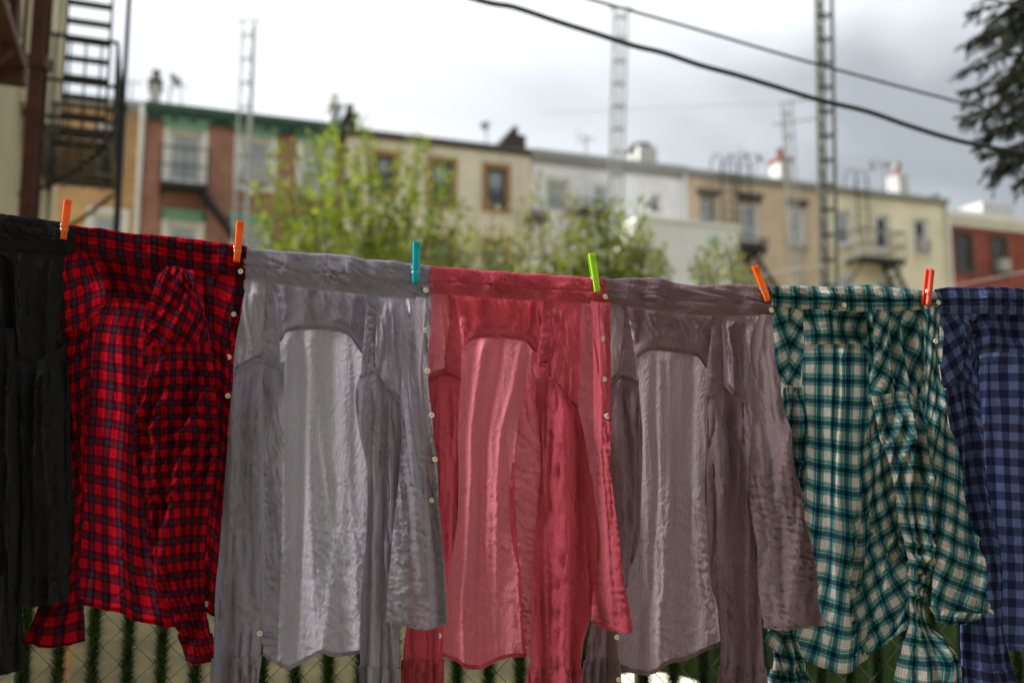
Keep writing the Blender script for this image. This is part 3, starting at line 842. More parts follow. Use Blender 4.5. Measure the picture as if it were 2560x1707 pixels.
# ------------------------------------------------------------------ left building and its fire escape
LW = Vector((-0.337, 0.9415, 0)); LO = Vector((0.9415, 0.337, 0))     # along the wall (away), out from the wall
C0 = Vector((-5.30, 11.0, 0))
lb = thing('corner_building', 'olive beige building wall with the fire escape at left edge', 'building', C0, math.atan2(LO.y, LO.x))
# local frame: x = out from wall, y = away along the wall
HB = 8.2
m = MB(); m.box(-1.2, 0.0, -6.6, 0.0, 0.0, HB); m.build('wall', M['wall_olive'], lb)
m = MB(); m.box(-0.02, 0.10, -0.42, 0.02, 0.0, HB - 0.02); m.build('corner_trim', M['wall_trim'], lb)
m = MB(); m.box(0.002, 0.055, -0.95, -0.50, 0.0, HB - 0.02); m.build('pilaster', M['wall_trim'], lb)
m = MB(); m.box(-1.3, 0.25, -6.7, 0.12, HB + 0.003, HB + 0.25); m.build('roof', M['roof'], lb)
for (y0, y1, z0, z1) in ((-2.5, -1.5, 4.75, 6.5), (-5.6, -4.6, 4.75, 6.5), (-4.9, -4.1, 1.2, 2.8)):
    q = MB(); q.box(0.002, 0.05, y0 - 0.1, y0, z0 - 0.1, z1 + 0.1); q.box(0.002, 0.05, y1, y1 + 0.1, z0 - 0.1, z1 + 0.1)
    q.box(0.002, 0.049, y0, y1, z1, z1 + 0.1); q.box(0.002, 0.09, y0, y1, z0 - 0.1, z0)
    w_ = q.build('window', M['wall_trim'], lb)
    q = MB(); q.box(0.002, 0.02, y0, y1, z0, z1); q.build('pane', M['glass'], w_)
    q = MB(); q.box(0.021, 0.045, y0, y1, (z0 + z1) / 2 - 0.03, (z0 + z1) / 2 + 0.03); q.build('sash', M['wall_trim'], w_)

fe = thing('fire_escape', 'black iron fire escape with ladder on the olive beige wall', 'fire escape', C0, math.atan2(LO.y, LO.x))
PZ, Y0_, Y1_, PO = 4.50, -2.35, -0.45, 0.78
nbar = 11
for k in range(nbar):
    yy = Y0_ + (Y1_ - Y0_) * k / (nbar - 1)
    m = MB(); m.box(0.06, PO, yy - 0.018, yy + 0.018, PZ, PZ + 0.04); m.build('grating_bar', M['iron'], fe)
m = MB()
for xx in (0.08, PO - 0.02): m.box(xx - 0.02, xx + 0.02, Y0_ - 0.05, Y1_ + 0.05, PZ - 0.08, PZ - 0.002)
for k in range(3):
    xx = 0.22 + (PO - 0.40) * k / 2
    m.box(xx - 0.008, xx + 0.008, Y0_ - 0.03, Y1_ + 0.03, PZ - 0.03, PZ - 0.002)
m.build('platform_frame', M['iron'], fe)
for yy in (Y0_, Y1_):
    for zz in (PZ + 0.12, PZ + 0.48, PZ + 0.92):
        m = MB(); m.beam((0.0, yy, zz), (PO, yy, zz), 0.03, 0.03); m.build('rail', M['iron'], fe)
for zz in (PZ + 0.12, PZ + 0.30, PZ + 0.48, PZ + 0.92):
    m = MB(); m.beam((PO, Y0_, zz), (PO, Y1_, zz), 0.03, 0.03); m.build('rail', M['iron'], fe)
me_bal = None
for yy in (Y0_, Y1_):
    for k in range(6):
        q = MB(); xx = 0.1 + (PO - 0.1) * k / 5
        q.box(xx - 0.009, xx + 0.009, yy - 0.009, yy + 0.009, PZ + 0.031, PZ + 0.92); q.build('baluster', M['iron'], fe)
for k in range(1, 10):
    yy = Y0_ + (Y1_ - Y0_) * k / 10
    q = MB(); q.box(PO - 0.009, PO + 0.009, yy - 0.009, yy + 0.009, PZ + 0.031, PZ + 0.92); q.build('baluster', M['iron'], fe)
for yy in (Y0_ + 0.1, Y1_ - 0.1):
    m = MB(); m.tube(smooth_pts([(0.0, yy, PZ - 0.62), (0.35, yy, PZ - 0.45), (PO - 0.05, yy, PZ - 0.09)], 5), 0.022, 6); m.build('bracket', M['iron'], fe)
# ladder up to the roof
LY = -1.75
XL, XR = 0.27, 0.68
for xx in (XL, XR):
    m = MB(); m.box(xx - 0.012, xx + 0.012, LY - 0.03, LY + 0.03, PZ + 0.03, HB - 1.0); m.build('ladder_rail', M['iron'], fe)
for k in range(34):
    zz = PZ + 0.16 + k * 0.196
    if zz > HB - 1.1: break
    m = MB(); m.box(XL + 0.012, XR - 0.012, LY - 0.05, LY + 0.05, zz - 0.012, zz + 0.016); m.build('ladder_tread', M['iron'], fe)
# second, nearer platform with its stair, top left
f2 = thing('fire_escape', 'rusty fire escape stair at the top left corner', 'fire escape', C0, math.atan2(LO.y, LO.x))
m = MB(); m.box(0.03, 0.42, -6.55, -5.50, 3.82, 3.88); m.box(0.03, 0.42, -5.56, -5.44, 3.74, 3.94); m.build('platform', M['rust'], f2)
for xx in (0.08, 0.38):
    m = MB(); m.beam((xx, -5.7, 3.95), (xx, -6.5, 5.15), 0.04, 0.16); m.build('stringer', M['rust'], f2)
for k in range(1, 6):
    f = k / 6
    m = MB(); m.box(0.102, 0.358, -5.7 - 0.8 * f - 0.08, -5.7 - 0.8 * f + 0.08, 3.95 + 1.2 * f - 0.012, 3.95 + 1.2 * f + 0.012); m.build('tread', M['rust'], f2)
for k in range(3):
    m = MB(); yy = -5.6 - k * 0.36; m.box(0.40, 0.42, yy - 0.01, yy + 0.01, 3.881, 4.8); m.build('baluster', M['rust'], f2)
m = MB(); m.box(0.39, 0.43, -6.55, -5.5, 4.80, 4.84); m.build('rail', M['rust'], f2)
m = MB(); m.beam((0.0, -5.9, 3.35), (0.38, -5.9, 3.80), 0.05, 0.05); m.build('bracket', M['rust'], f2)
# rusty column in front of the wall
A = at(96, 0, 7.4); B = at(71, 545, 7.4)
cl = thing('steel_column', 'rusty brown steel column in front of the olive beige wall', 'column', (B.x - 0.0, 7.4, 0))
dx = 0.0
m = MB()
m.box(-0.055, 0.055, -0.05, -0.035, 0, 8.2); m.box(-0.055, 0.055, 0.035, 0.05, 0, 8.2); m.box(-0.006, 0.006, -0.034, 0.034, 0, 8.2)
m.build('shaft', M['rust'], cl)
for zz in (2.2, 4.5, 6.4):
    m = MB(); m.box(-0.075, 0.075, -0.065, 0.065, zz - 0.05, zz + 0.05); m.build('splice_plate', M['rust'], cl)
cl.rotation_euler = (0, 0, 0)
# black pole
A = at(313, 0, 8.6); B = at(291, 575, 8.6)
pl = thing('line_pole', 'tall black clothes line pole right of the fire escape', 'pole', (B.x, 8.6, 0))
m = MB(); m.tube([(0, 0, 0), (0, 0, 4.6)], 0.030, 10); m.build('lower_pole', M['iron'], pl)
m = MB(); m.tube([(0, 0, 4.601), (0, 0, 8.5)], 0.020, 10); m.build('upper_pole', M['iron'], pl)
m = MB(); m.lathe([(0.042, 0), (0.042, 0.06)], 12, (0, 0, 4.57)); m.build('collar', M['iron'], pl)

# ------------------------------------------------------------------ trees
def leaf_cloud(C, D, size, rs):
    """C centres (n,3), D preferred directions; diamond leaves folded on the midrib"""
    n = len(C)
    ax = D + rs.normal(0, 0.7, (n, 3)); ax /= np.linalg.norm(ax, axis=1, keepdims=True)
    sd = np.cross(ax, rs.normal(0, 1, (n, 3))); sd /= np.linalg.norm(sd, axis=1, keepdims=True)
    nn = np.cross(ax, sd)
    L = size * rs.uniform(0.6, 1.25, (n, 1)); Wd = L * 0.27
    V = np.empty((n, 4, 3))
    V[:, 0] = C; V[:, 1] = C + ax * L * 0.5 + sd * Wd + nn * L * 0.06
    V[:, 2] = C + ax * L; V[:, 3] = C + ax * L * 0.5 - sd * Wd + nn * L * 0.06
    return V
def tree(name, label, base_px, Y, shoots, mat, leaf=0.075, per=260, spread=0.16, seed=1, fork=0.55, grp='leafy trees and shrubs in the yards'):
    rs = np.random.default_rng(seed)
    B = at(base_px[0], base_px[1], Y)
    root = thing(name, label, 'tree', (B.x, Y, 0), 0.0, grp)
    O = np.array([B.x, Y, 0.0])
    fk = np.array([0, 0, B.z * fork])
    m = MB(); m.tube([(0, 0, 0), (0.03, 0.02, B.z * fork * 0.5), tuple(fk)], [0.11, 0.085, 0.07], 9); tk = m.build('trunk', M['bark'], root, True)
    VS = []; lm = MB()
    for (x, y, w) in shoots:
        Yt = Y + rs.uniform(-1.1, 1.1)
        tip = np.array(at(x, y, Yt)) - O
        mid = fk * 0.45 + tip * 0.55 + np.array([rs.normal(0, 0.10), rs.normal(0, 0.2), -0.12])
        pts = [np.array(q) for q in smooth_pts([tuple(fk), tuple(mid), tuple(tip)], 8)]
        lm.tube([tuple(q) for q in pts], list(np.linspace(0.028, 0.006, len(pts))), 5)
        n = int(per * w)
        tt = rs.beta(1.7, 1.25, n) * (len(pts) - 1.001)
        i = tt.astype(int); f = (tt - i)[:, None]
        P = np.array(pts); C = P[i] * (1 - f) + P[i + 1] * f
        frac = (tt / (len(pts) - 1))[:, None]
        C = C + rs.normal(0, 1, (n, 3)) * spread * (1.25 - 0.85 * frac)
        d = P[i + 1] - P[i]; d /= np.linalg.norm(d, axis=1, keepdims=True)
        VS.append(leaf_cloud(C, d * 0.6 + rs.normal(0, 0.6, (n, 3)), leaf, rs))
    lm.build('limbs', M['bark'], root, True)
    link('crown', tri_mesh('crown', np.concatenate(VS)), root, M[mat])
    return root
sh = [(645, 470, .8), (668, 430, .7), (690, 392, .7), (712, 372, .6), (735, 350, .5), (662, 540, 1), (700, 480, .9), (745, 440, .9), (640, 590, .8), (700, 600, 1),
      (792, 345, 1.2), (826, 318, 1.2), (815, 400, 1.3), (842, 330, 1), (905, 300, .9), (895, 380, 1.2), (918, 330, .8), (930, 420, 1), (870, 450, 1.2),
      (985, 430, 1), (1005, 372, .7), (1046, 345, .9), (1062, 352, .9), (1058, 410, 1), (1030, 480, 1.1), (1098, 470, .9), (1118, 395, .7), (1130, 440, .8),
      (1160, 500, .9), (1090, 540, 1.1), (960, 520, 1.3), (900, 520, 1.3), (840, 540, 1.3), (780, 560, 1.3), (770, 500, 1), (1000, 560, 1.3), (930, 590, 1.2), (720, 560, 1), (1180, 560, .8), (820, 480, 1.2)]
tree('bushy_tree', 'bushy light green tree with upright shoots before the beige house', (930, 690), 13.0, sh, 'leaf_tree', 0.10, 215, 0.14, 3)
sh = [(1190, 560, .8), (1230, 500, .4), (1255, 560, .8), (1300, 500, .35), (1340, 425, .35), (1335, 470, .4), (1380, 540, .5), (1425, 480, .5), (1440, 490, .4), (1290, 590, .9), (1350, 580, .8), (1220, 620, 1), (1400, 590, .7), (1160, 610, 1)]
tree('airy_shrub', 'airy pale shrub with thin sprays between the bushy trees', (1290, 700), 14.5, sh, 'leaf_pale', 0.09, 330, 0.20, 4)
sh = [(1420, 590, 1), (1450, 550, 1), (1490, 525, .9), (1510, 545, 1), (1540, 530, 1), (1570, 560, 1), (1600, 560, .9), (1620, 590, 1), (1650, 620, 1), (1660, 660, 1), (1590, 610, 1.2), (1530, 600, 1.2), (1470, 610, 1.2), (1590, 500, .4), (1400, 640, 1), (1560, 650, 1.2), (1500, 650, 1.2), (1450, 660, 1)]
tree('round_shrub', 'rounded olive green shrub below the pale lattice mast', (1540, 720), 13.0, sh, 'leaf_bush', 0.10, 320, 0.16, 5)
sh = [(1735, 680, .8), (1745, 640, .8), (1765, 615, .8), (1790, 605, .7), (1815, 615, .8), (1840, 640, .8), (1855, 670, .8), (1865, 700, .8), (1770, 670, .6), (1850, 600, .3)]
tree('small_shrub', 'small open shrub in front of the white rear extension', (1800, 730), 12.0, sh, 'leaf_bush', 0.075, 260, 0.12, 6)
sh = [(x, y, 1) for x, y in ((600, 690), (700, 660), (820, 650), (950, 645), (1060, 650), (1180, 655), (1290, 660), (1390, 668), (880, 620), (1010, 615), (1130, 625), (760, 640))]
tree('hedge_shrub', 'dark green hedge just above the gray and pink collars', (980, 760), 11.0, sh, 'leaf_bush', 0.08, 650, 0.24, 8)

# spruce at the right edge
rs = np.random.default_rng(21)
SY = 7.5
SB = at(2740, 600, SY)
sp = thing('spruce_tree', 'dark spruce with drooping needle branches at the right edge', 'tree', (SB.x, SY, 0))
SO = np.array([SB.x, SY, 0.0])
m = MB(); m.tube([(0, 0, 0), (0, 0, 4), (0.02, 0, 8.2)], [0.16, 0.12, 0.05], 10); m.build('trunk', M['bark'], sp, True)
NV = []; lm = MB()
def needles_on(P, n, ln):
    P = np.array(P); tt = rs.random(n) * (len(P) - 1.001); i = tt.astype(int); f = (tt - i)[:, None]
    C = P[i] * (1 - f) + P[i + 1] * f
    d = P[i + 1] - P[i]; d /= np.linalg.norm(d, axis=1, keepdims=True) + 1e-9
    s = np.cross(d, rs.normal(0, 1, (n, 3))); s /= np.linalg.norm(s, axis=1, keepdims=True) + 1e-9
    tip = C + (d * 0.75 + s) * ln * rs.uniform(0.7, 1.2, (n, 1))
    sd = np.cross(d, s) * 0.0022
    NV.append(np.stack([C - sd, C + sd, tip], 1))
tips = [(2432, 18), (2440, 62), (2425, 104), (2470, 150), (2388, 128), (2395, 185), (2392, 232), (2400, 268), (2418, 308), (2432, 352), (2440, 392), (2458, 428),
        (2500, 195), (2480, 230), (2470, 462), (2505, 440), (2545, 470), (2440, 290), (2450, 330), (2500, 330), (2490, 380), (2530, 400), (2545, 300), (2520, 250), (2540, 160), (2510, 90), (2500, 40), (2550, 60), (2470, -20), (2430, -60), (2530, 470), (2560, 480), (2580, 350), (2600, 420), (2590, 240), (2600, 120)]
for (x, y) in tips:
    for rep in range(2):
        Yt = SY + rs.uniform(-0.7, 0.7)
        tip = np.array(at(x + rs.normal(0, 10) * rep, y + rs.normal(0, 14) * rep, Yt)) - SO
        st = np.array([0, 0, tip[2] + 0.10 + rs.uniform(0, 0.25)])
        md = st * 0.5 + tip * 0.5 + np.array([0, 0, 0.05 + 0.06 * rs.random()])
        P = [np.array(q) for q in smooth_pts([tuple(st), tuple(md), tuple(tip)], 8)]
        lm.tube([tuple(q) for q in P], list(np.linspace(0.016, 0.004, len(P))), 5)
        needles_on(P[3:], 650, 0.023)
        for k in range(17):
            f = rs.uniform(0.22, 0.98); i = int(f * (len(P) - 2)); q = P[i]
            d = P[i + 1] - P[i]; d /= np.linalg.norm(d)
            side = rs.normal(0, 1, 3); side[2] = -abs(side[2]) * 0.6 - 0.15
            dd = d * 0.8 + side * 0.45; dd /= np.linalg.norm(dd)
            ln = rs.uniform(0.10, 0.24) * (1.15 - 0.5 * f)
            Q = [q, q + dd * ln * 0.5, q + dd * ln + np.array([0, 0, -0.02])]
            lm.tube([tuple(z) for z in Q], [0.004, 0.003, 0.002], 4)
            needles_on(Q, 230, 0.021)
lm.build('limbs', M['bark'], sp)
link('foliage', tri_mesh('foliage', np.concatenate(NV)), sp, M['needle'])

# unseen house added behind the viewer to hold front light off the shirts
bh = thing('light_block_house', 'tall dark brick house added behind the viewer, unseen, to block light', 'house', (1.6, -3.2, 0), math.pi)
hl = [(1.5 + 2.6 * i, 2.5 + 2.6 * i, z0, z0 + 1.7) for i in range(3) for z0 in (1.0, 4.3, 7.6)]
wall_with_holes(10.0, 10.0, 8.0, hl).build('wall', M['brick_dark'], bh)
m = MB(); m.box(-0.1, 10.1, -0.1, 8.1, 10.003, 10.2); m.build('roof', M['roof'], bh)
for h in hl: make_window(bh, *h, fm='white', blind=0.5)

# ------------------------------------------------------------------ clothes line plane
BETA = math.radians(7.0)
D0 = 2.16
PD = Vector((math.cos(BETA), math.sin(BETA), 0)); PN = Vector((math.sin(BETA), -math.cos(BETA), 0))   # along the line / towards the viewer
PX_M = 1130.0                      # photo pixels per metre on the line
def on_plane(px, py, h):
    """point of the hanging plane (moved h metres towards the viewer), vectorised"""
    a, b, c = ray(px, py)
    h = np.asarray(h, float)
    # plane: (P - (0,D0)).PN = h
    k = (h + D0 * PN.y) / (a * PN.x + b * PN.y)
    return np.stack([a * k, b * k, CAM_Z + c * k], -1)
NV3 = np.array([PN.x, PN.y, 0.0])

# ------------------------------------------------------------------ chain link fence with bottle-brush hedge strips
FH = -0.50                          # fence stands half a metre behind the line
fb = on_plane(np.array(1280.0), np.array(1400.0), FH)
fen = thing('chain_link_fence', 'chain link fence with green bristle strips behind the hanging shirts', 'fence', (float(fb[0]), float(fb[1]), 0), BETA)
PITCHX = 0.0815
FTOP = 1.16
ncol = 46
X0 = -ncol / 2 * PITCHX
zz = []
k = 0
while k * PITCHX * 0.5 < FTOP: zz.append(k * PITCHX * 0.5); k += 1
def zig(flip):
    pts = []
    for i, z in enumerate(zz):
        s = (i + flip) % 2
        pts.append((s * PITCHX * 0.5, 0.003 if s else -0.003, 0.03 + z))
    m_ = MB(); m_.tube(pts, 0.0016, 5, False); return new_mesh('wire', m_.v, m_.f, smooth=True)
wire_me = [zig(0), zig(1)]
for c in range(ncol * 2):
    o = link('wire', wire_me[c % 2], fen, M['galv']); o.location = (X0 + c * PITCHX * 0.5, 0, 0)
# bristle strips
rs = np.random.default_rng(5)
def strip_mesh(seed):
    r_ = np.random.default_rng(seed)
    n = 15000
    z = r_.uniform(0.03, FTOP - 0.02, n); a = r_.uniform(0, 2 * np.pi, n); L = r_.uniform(0.018, 0.037, n); up = r_.uniform(-0.2, 0.9, n)
    C = np.stack([np.zeros(n), np.zeros(n), z], 1)
    d = np.stack([np.cos(a), np.sin(a) * 0.75, up], 1)
    tip = C + d * L[:, None]
    sd = np.stack([-np.sin(a), np.cos(a), np.zeros(n)], 1) * 0.0017
    return tri_mesh('bristle_strip', np.stack([C - sd, C + sd, tip], 1))
sm = [strip_mesh(s) for s in (1, 2, 3)]
core = MB(); core.tube([(0, 0, 0.02), (0, 0, FTOP)], 0.003, 6); core_me = new_mesh('wire_core', core.v, core.f)
for c in range(ncol):
    o = link('bristle_strip', sm[c % 3], fen, M['bristle']); o.location = (X0 + (c + 0.25) * PITCHX, rs.normal(0, 0.003), rs.normal(0, 0.01)); o.rotation_euler = (0, 0, rs.uniform(-0.4, 0.4))
    w_ = link('wire_core', core_me, o, M['galv_dark'])
for xx in (-1.22, 0.35, 1.85):
    m = MB(); m.tube([(xx, 0.035, 0), (xx, 0.035, FTOP + 0.03)], 0.019, 12); m.lathe([(0.024, 0), (0.024, 0.02), (0.012, 0.045)], 12, (xx, 0.035, FTOP + 0.031)); m.build('post', M['galv_dark'], fen, True)
m = MB(); m.tube([(X0 - 0.05, 0.035, FTOP - 0.02), (-X0 + 0.05, 0.035, FTOP - 0.02)], 0.016, 10); m.build('top_rail', M['galv_dark'], fen, True)
# leaning timber stake seen behind the fence at far left
q = at(140, 1707, 3.6); q2 = at(165, 1500, 3.6)
st = MB(); st.beam((0, 0, 0), (0.10, 0.02, 1.05), 0.035, 0.035)
o = tag(st.build('garden_stake', M['brown_trim']), 'leaning brown garden stake behind the fence at far left', 'stake'); o.location = (q.x - 0.04, 3.6, 0)
# cream covered table behind the fence
q = at(1590, 1702, 3.4)
tb = thing('covered_table', 'round garden table under a cream cover behind the fence', 'table', (q.x, 3.4, 0))
ht = q.z
prof = [(0.02, ht), (0.16, ht - 0.008), (0.30, ht - 0.03), (0.37, ht - 0.06), (0.385, ht - 0.12), (0.40, ht - 0.30), (0.42, 0.22)]
V, Fc = [], []
seg = 64
for i, (r_, z_) in enumerate(prof):
    for k in range(seg):
        a = 2 * math.pi * k / seg; wv = 1 + (0.03 * math.sin(9 * a) + 0.02 * math.sin(17 * a + 1)) * max(0, i - 2) / 4
        V.append((r_ * wv * math.cos(a), r_ * wv * math.sin(a), z_ + 0.006 * math.sin(5 * a + i) * (1 if i > 0 else 0)))
for i in range(len(prof) - 1):
    for k in range(seg):
        a, b = i * seg + k, i * seg + (k + 1) % seg
        Fc.append((a, a + seg, b + seg, b))
Fc.append(tuple(range(seg)))
link('cover', new_mesh('cover', V, Fc, smooth=True), tb, M['canvas'])
for a in (0.7, 2.3, 3.9, 5.4):
    m = MB(); m.tube([(0.24 * math.cos(a), 0.24 * math.sin(a), ht - 0.09), (0.30 * math.cos(a), 0.30 * math.sin(a), 0)], 0.016, 8); m.build('leg', M['dark_trim'], tb)

# ------------------------------------------------------------------ cloth building
def curve(P, n, smooth=True):
    P = np.array(P, float)
    if len(P) > 2 and smooth:
        Q = []
        for i in range(len(P) - 1):
            p0, p1, p2, p3 = P[max(i - 1, 0)], P[i], P[i + 1], P[min(i + 2, len(P) - 1)]
            t = np.linspace(0, 1, 12, endpoint=False)[:, None]
            Q.append(0.5 * (2 * p1 + (p2 - p0) * t + (2 * p0 - 5 * p1 + 4 * p2 - p3) * t ** 2 + (3 * p1 - p0 - 3 * p2 + p3) * t ** 3))
        P = np.concatenate(Q + [P[-1:]])
    d = np.concatenate([[0], np.cumsum(np.linalg.norm(np.diff(P, axis=0), axis=1))])
    s = np.linspace(0, d[-1], n)
    return np.stack([np.interp(s, d, P[:, 0]), np.interp(s, d, P[:, 1])], 1)
def coons(T, L, R, B, S, nv):
    """S: 1-D array of s values in 0..1; returns (nv, len(S), 2)"""
    nu = 201
    Lc = curve([T[0]] + list(L) + [B[0]], nv); Rc = curve([T[-1]] + list(R) + [B[-1]], nv)
    Tc = curve(T, nu); Bc = curve(B, nu); ss = np.linspace(0, 1, nu)
    Ts = np.stack([np.interp(S, ss, Tc[:, 0]), np.interp(S, ss, Tc[:, 1])], 1); Bs = np.stack([np.interp(S, ss, Bc[:, 0]), np.interp(S, ss, Bc[:, 1])], 1)
    t = np.linspace(0, 1, nv)[:, None, None]; s = S[None, :, None]
    P = (1 - t) * Ts[None] + t * Bs[None] + (1 - s) * Lc[:, None] + s * Rc[:, None]
    P -= (1 - s) * (1 - t) * Tc[0] + s * (1 - t) * Tc[-1] + (1 - s) * t * Bc[0] + s * t * Bc[-1]
    return P
def sstep(x, a, b):
    q = np.clip((x - a) / (b - a + 1e-9), 0, 1); return q * q * (3 - 2 * q)
def band(x, a, b, e=0.12):
    lo = sstep(x, a - e, a + e) if a > 0.001 else np.ones_like(x)
    hi = 1 - sstep(x, b - e, b + e) if b < 0.999 else np.ones_like(x)
    return lo * hi
def fold_height(folds, X, Y, s, t, seed):
    """X, Y in metres on the cloth; folds: (kind, amp mm, across cm, along cm, angle deg, s0, s1, t0, t1)"""
    h = np.zeros_like(X)
    for i, f in enumerate(folds):
        f = tuple(f) + (0, 1, 0, 1)[max(0, len(f) - 5):] if len(f) < 9 else f
        kind, amp, ac, al, ang, s0, s1, t0, t1 = f
        if kind == 'p':            # one pleat: amp mm, s at top = ac, s at bottom = al, width cm = ang
            c = ac + (al - ac) * t
            d = (s - c)
            h += 0.32 * amp * 1e-3 * np.exp(-(d * 100 / ang) ** 2) * band(t, t0, t1)
            continue
        a = math.radians(ang)
        xr = X * math.cos(a) - Y * math.sin(a); yr = X * math.sin(a) + Y * math.cos(a)
        wx = perlin(xr / (ac * 0.02) + 9.1, yr / (al * 0.02) + 3.3, seed + 31 * i)
        p = perlin(xr / (ac * 0.01) + 0.7 * wx, yr / (al * 0.01) + 0.5 * wx, seed + 17 * i + 5)
        if kind == 'r':            # sharp creases
            v = (1 - np.minimum(1, np.abs(p) * 3.4)) ** 1.7 - 0.25
        elif kind == 'c':          # deep narrow creases
            v = -(1 - np.minimum(1, np.abs(p) * 4.2)) ** 1.3
        elif kind == 'v':          # valleys
            v = 0.25 - (1 - np.minimum(1, np.abs(p) * 2.6)) ** 2
        else:
            v = p * 1.5
        msk = band(s, s0, s1) * band(t, t0, t1)
        m2 = np.clip(0.65 + 1.2 * perlin(X / 0.13, Y / 0.13, seed + 7 + i), 0.1, 1.4) if kind != 'n' else 1.0
        h += amp * 1e-3 * v * msk * m2
    return h
def grid_mesh(name, V, U, mat, parent, O, closed=False):
    lay = 1
    if V.ndim == 4:                 # several plies of cloth in one strip
        lay = V.shape[0]; plies = V; V = V[0]
    nv, nu = V.shape[:2]
    idx = np.arange(nv * nu).reshape(nv, nu)
    if closed:
        nx = np.roll(idx, -1, axis=1); a, b, c, d = idx[:-1], nx[:-1], nx[1:], idx[1:]
    else:
        a, b, c, d = idx[:-1, :-1], idx[:-1, 1:], idx[1:, 1:], idx[1:, :-1]
    Fq = np.stack([a, d, c, b], -1).reshape(-1, 4)
    me = bpy.data.meshes.new(name)
    if lay > 1:
        Fq = np.concatenate([Fq + k * nv * nu for k in range(lay)]); V = plies.reshape(lay * nv, nu, 3); U = np.concatenate([U] * lay)
    me.vertices.add(lay * nv * nu); me.vertices.foreach_set('co', (V - O).reshape(-1).astype(np.float32))
    n = len(Fq)
    me.loops.add(n * 4); me.loops.foreach_set('vertex_index', Fq.reshape(-1).astype(np.int32))
    me.polygons.add(n); me.polygons.foreach_set('loop_start', np.arange(0, n * 4, 4, dtype=np.int32)); me.polygons.foreach_set('loop_total', np.full(n, 4, dtype=np.int32))
    me.polygons.foreach_set('use_smooth', np.ones(n, bool))
    uvl = me.uv_layers.new(name='UVMap')
    Uf = U.reshape(-1, 2)[Fq.reshape(-1)]
    if closed:                      # unwrap the seam column
        Uq = Uf.reshape(-1, 4, 2); w = U[0, :, 0].max() * 1.0 + (U[0, 1, 0] - U[0, 0, 0])
        last = np.tile(np.arange(nu) == nu - 1, (nv - 1) * lay)
        Uq[last, 2, 0] += w; Uq[last, 3, 0] += w
        Uf = Uq.reshape(-1, 2)
    uvl.data.foreach_set('uv', Uf.reshape(-1).astype(np.float32))
    me.update(calc_edges=True)
    return link(name, me, parent, mat)
def metric_uv(V, rot, off):
    du = np.linalg.norm(np.diff(V, axis=1), axis=2); cu = np.concatenate([np.zeros((V.shape[0], 1)), np.cumsum(du, 1)], 1)
    q = np.sort(cu[:, -1])[int(0.75 * len(cu))]
    u = (cu / (cu[:, -1:] + 1e-9)).mean(0) * q
    dv = np.linalg.norm(np.diff(V, axis=0), axis=2); v = np.concatenate([[0], np.cumsum(dv.mean(1))])
    U, W_ = np.meshgrid(u - u.mean(), v)
    a = math.radians(rot); 
    return np.stack([U * math.cos(a) - W_ * math.sin(a) + off[0], U * math.sin(a) + W_ * math.cos(a) + off[1]], -1)

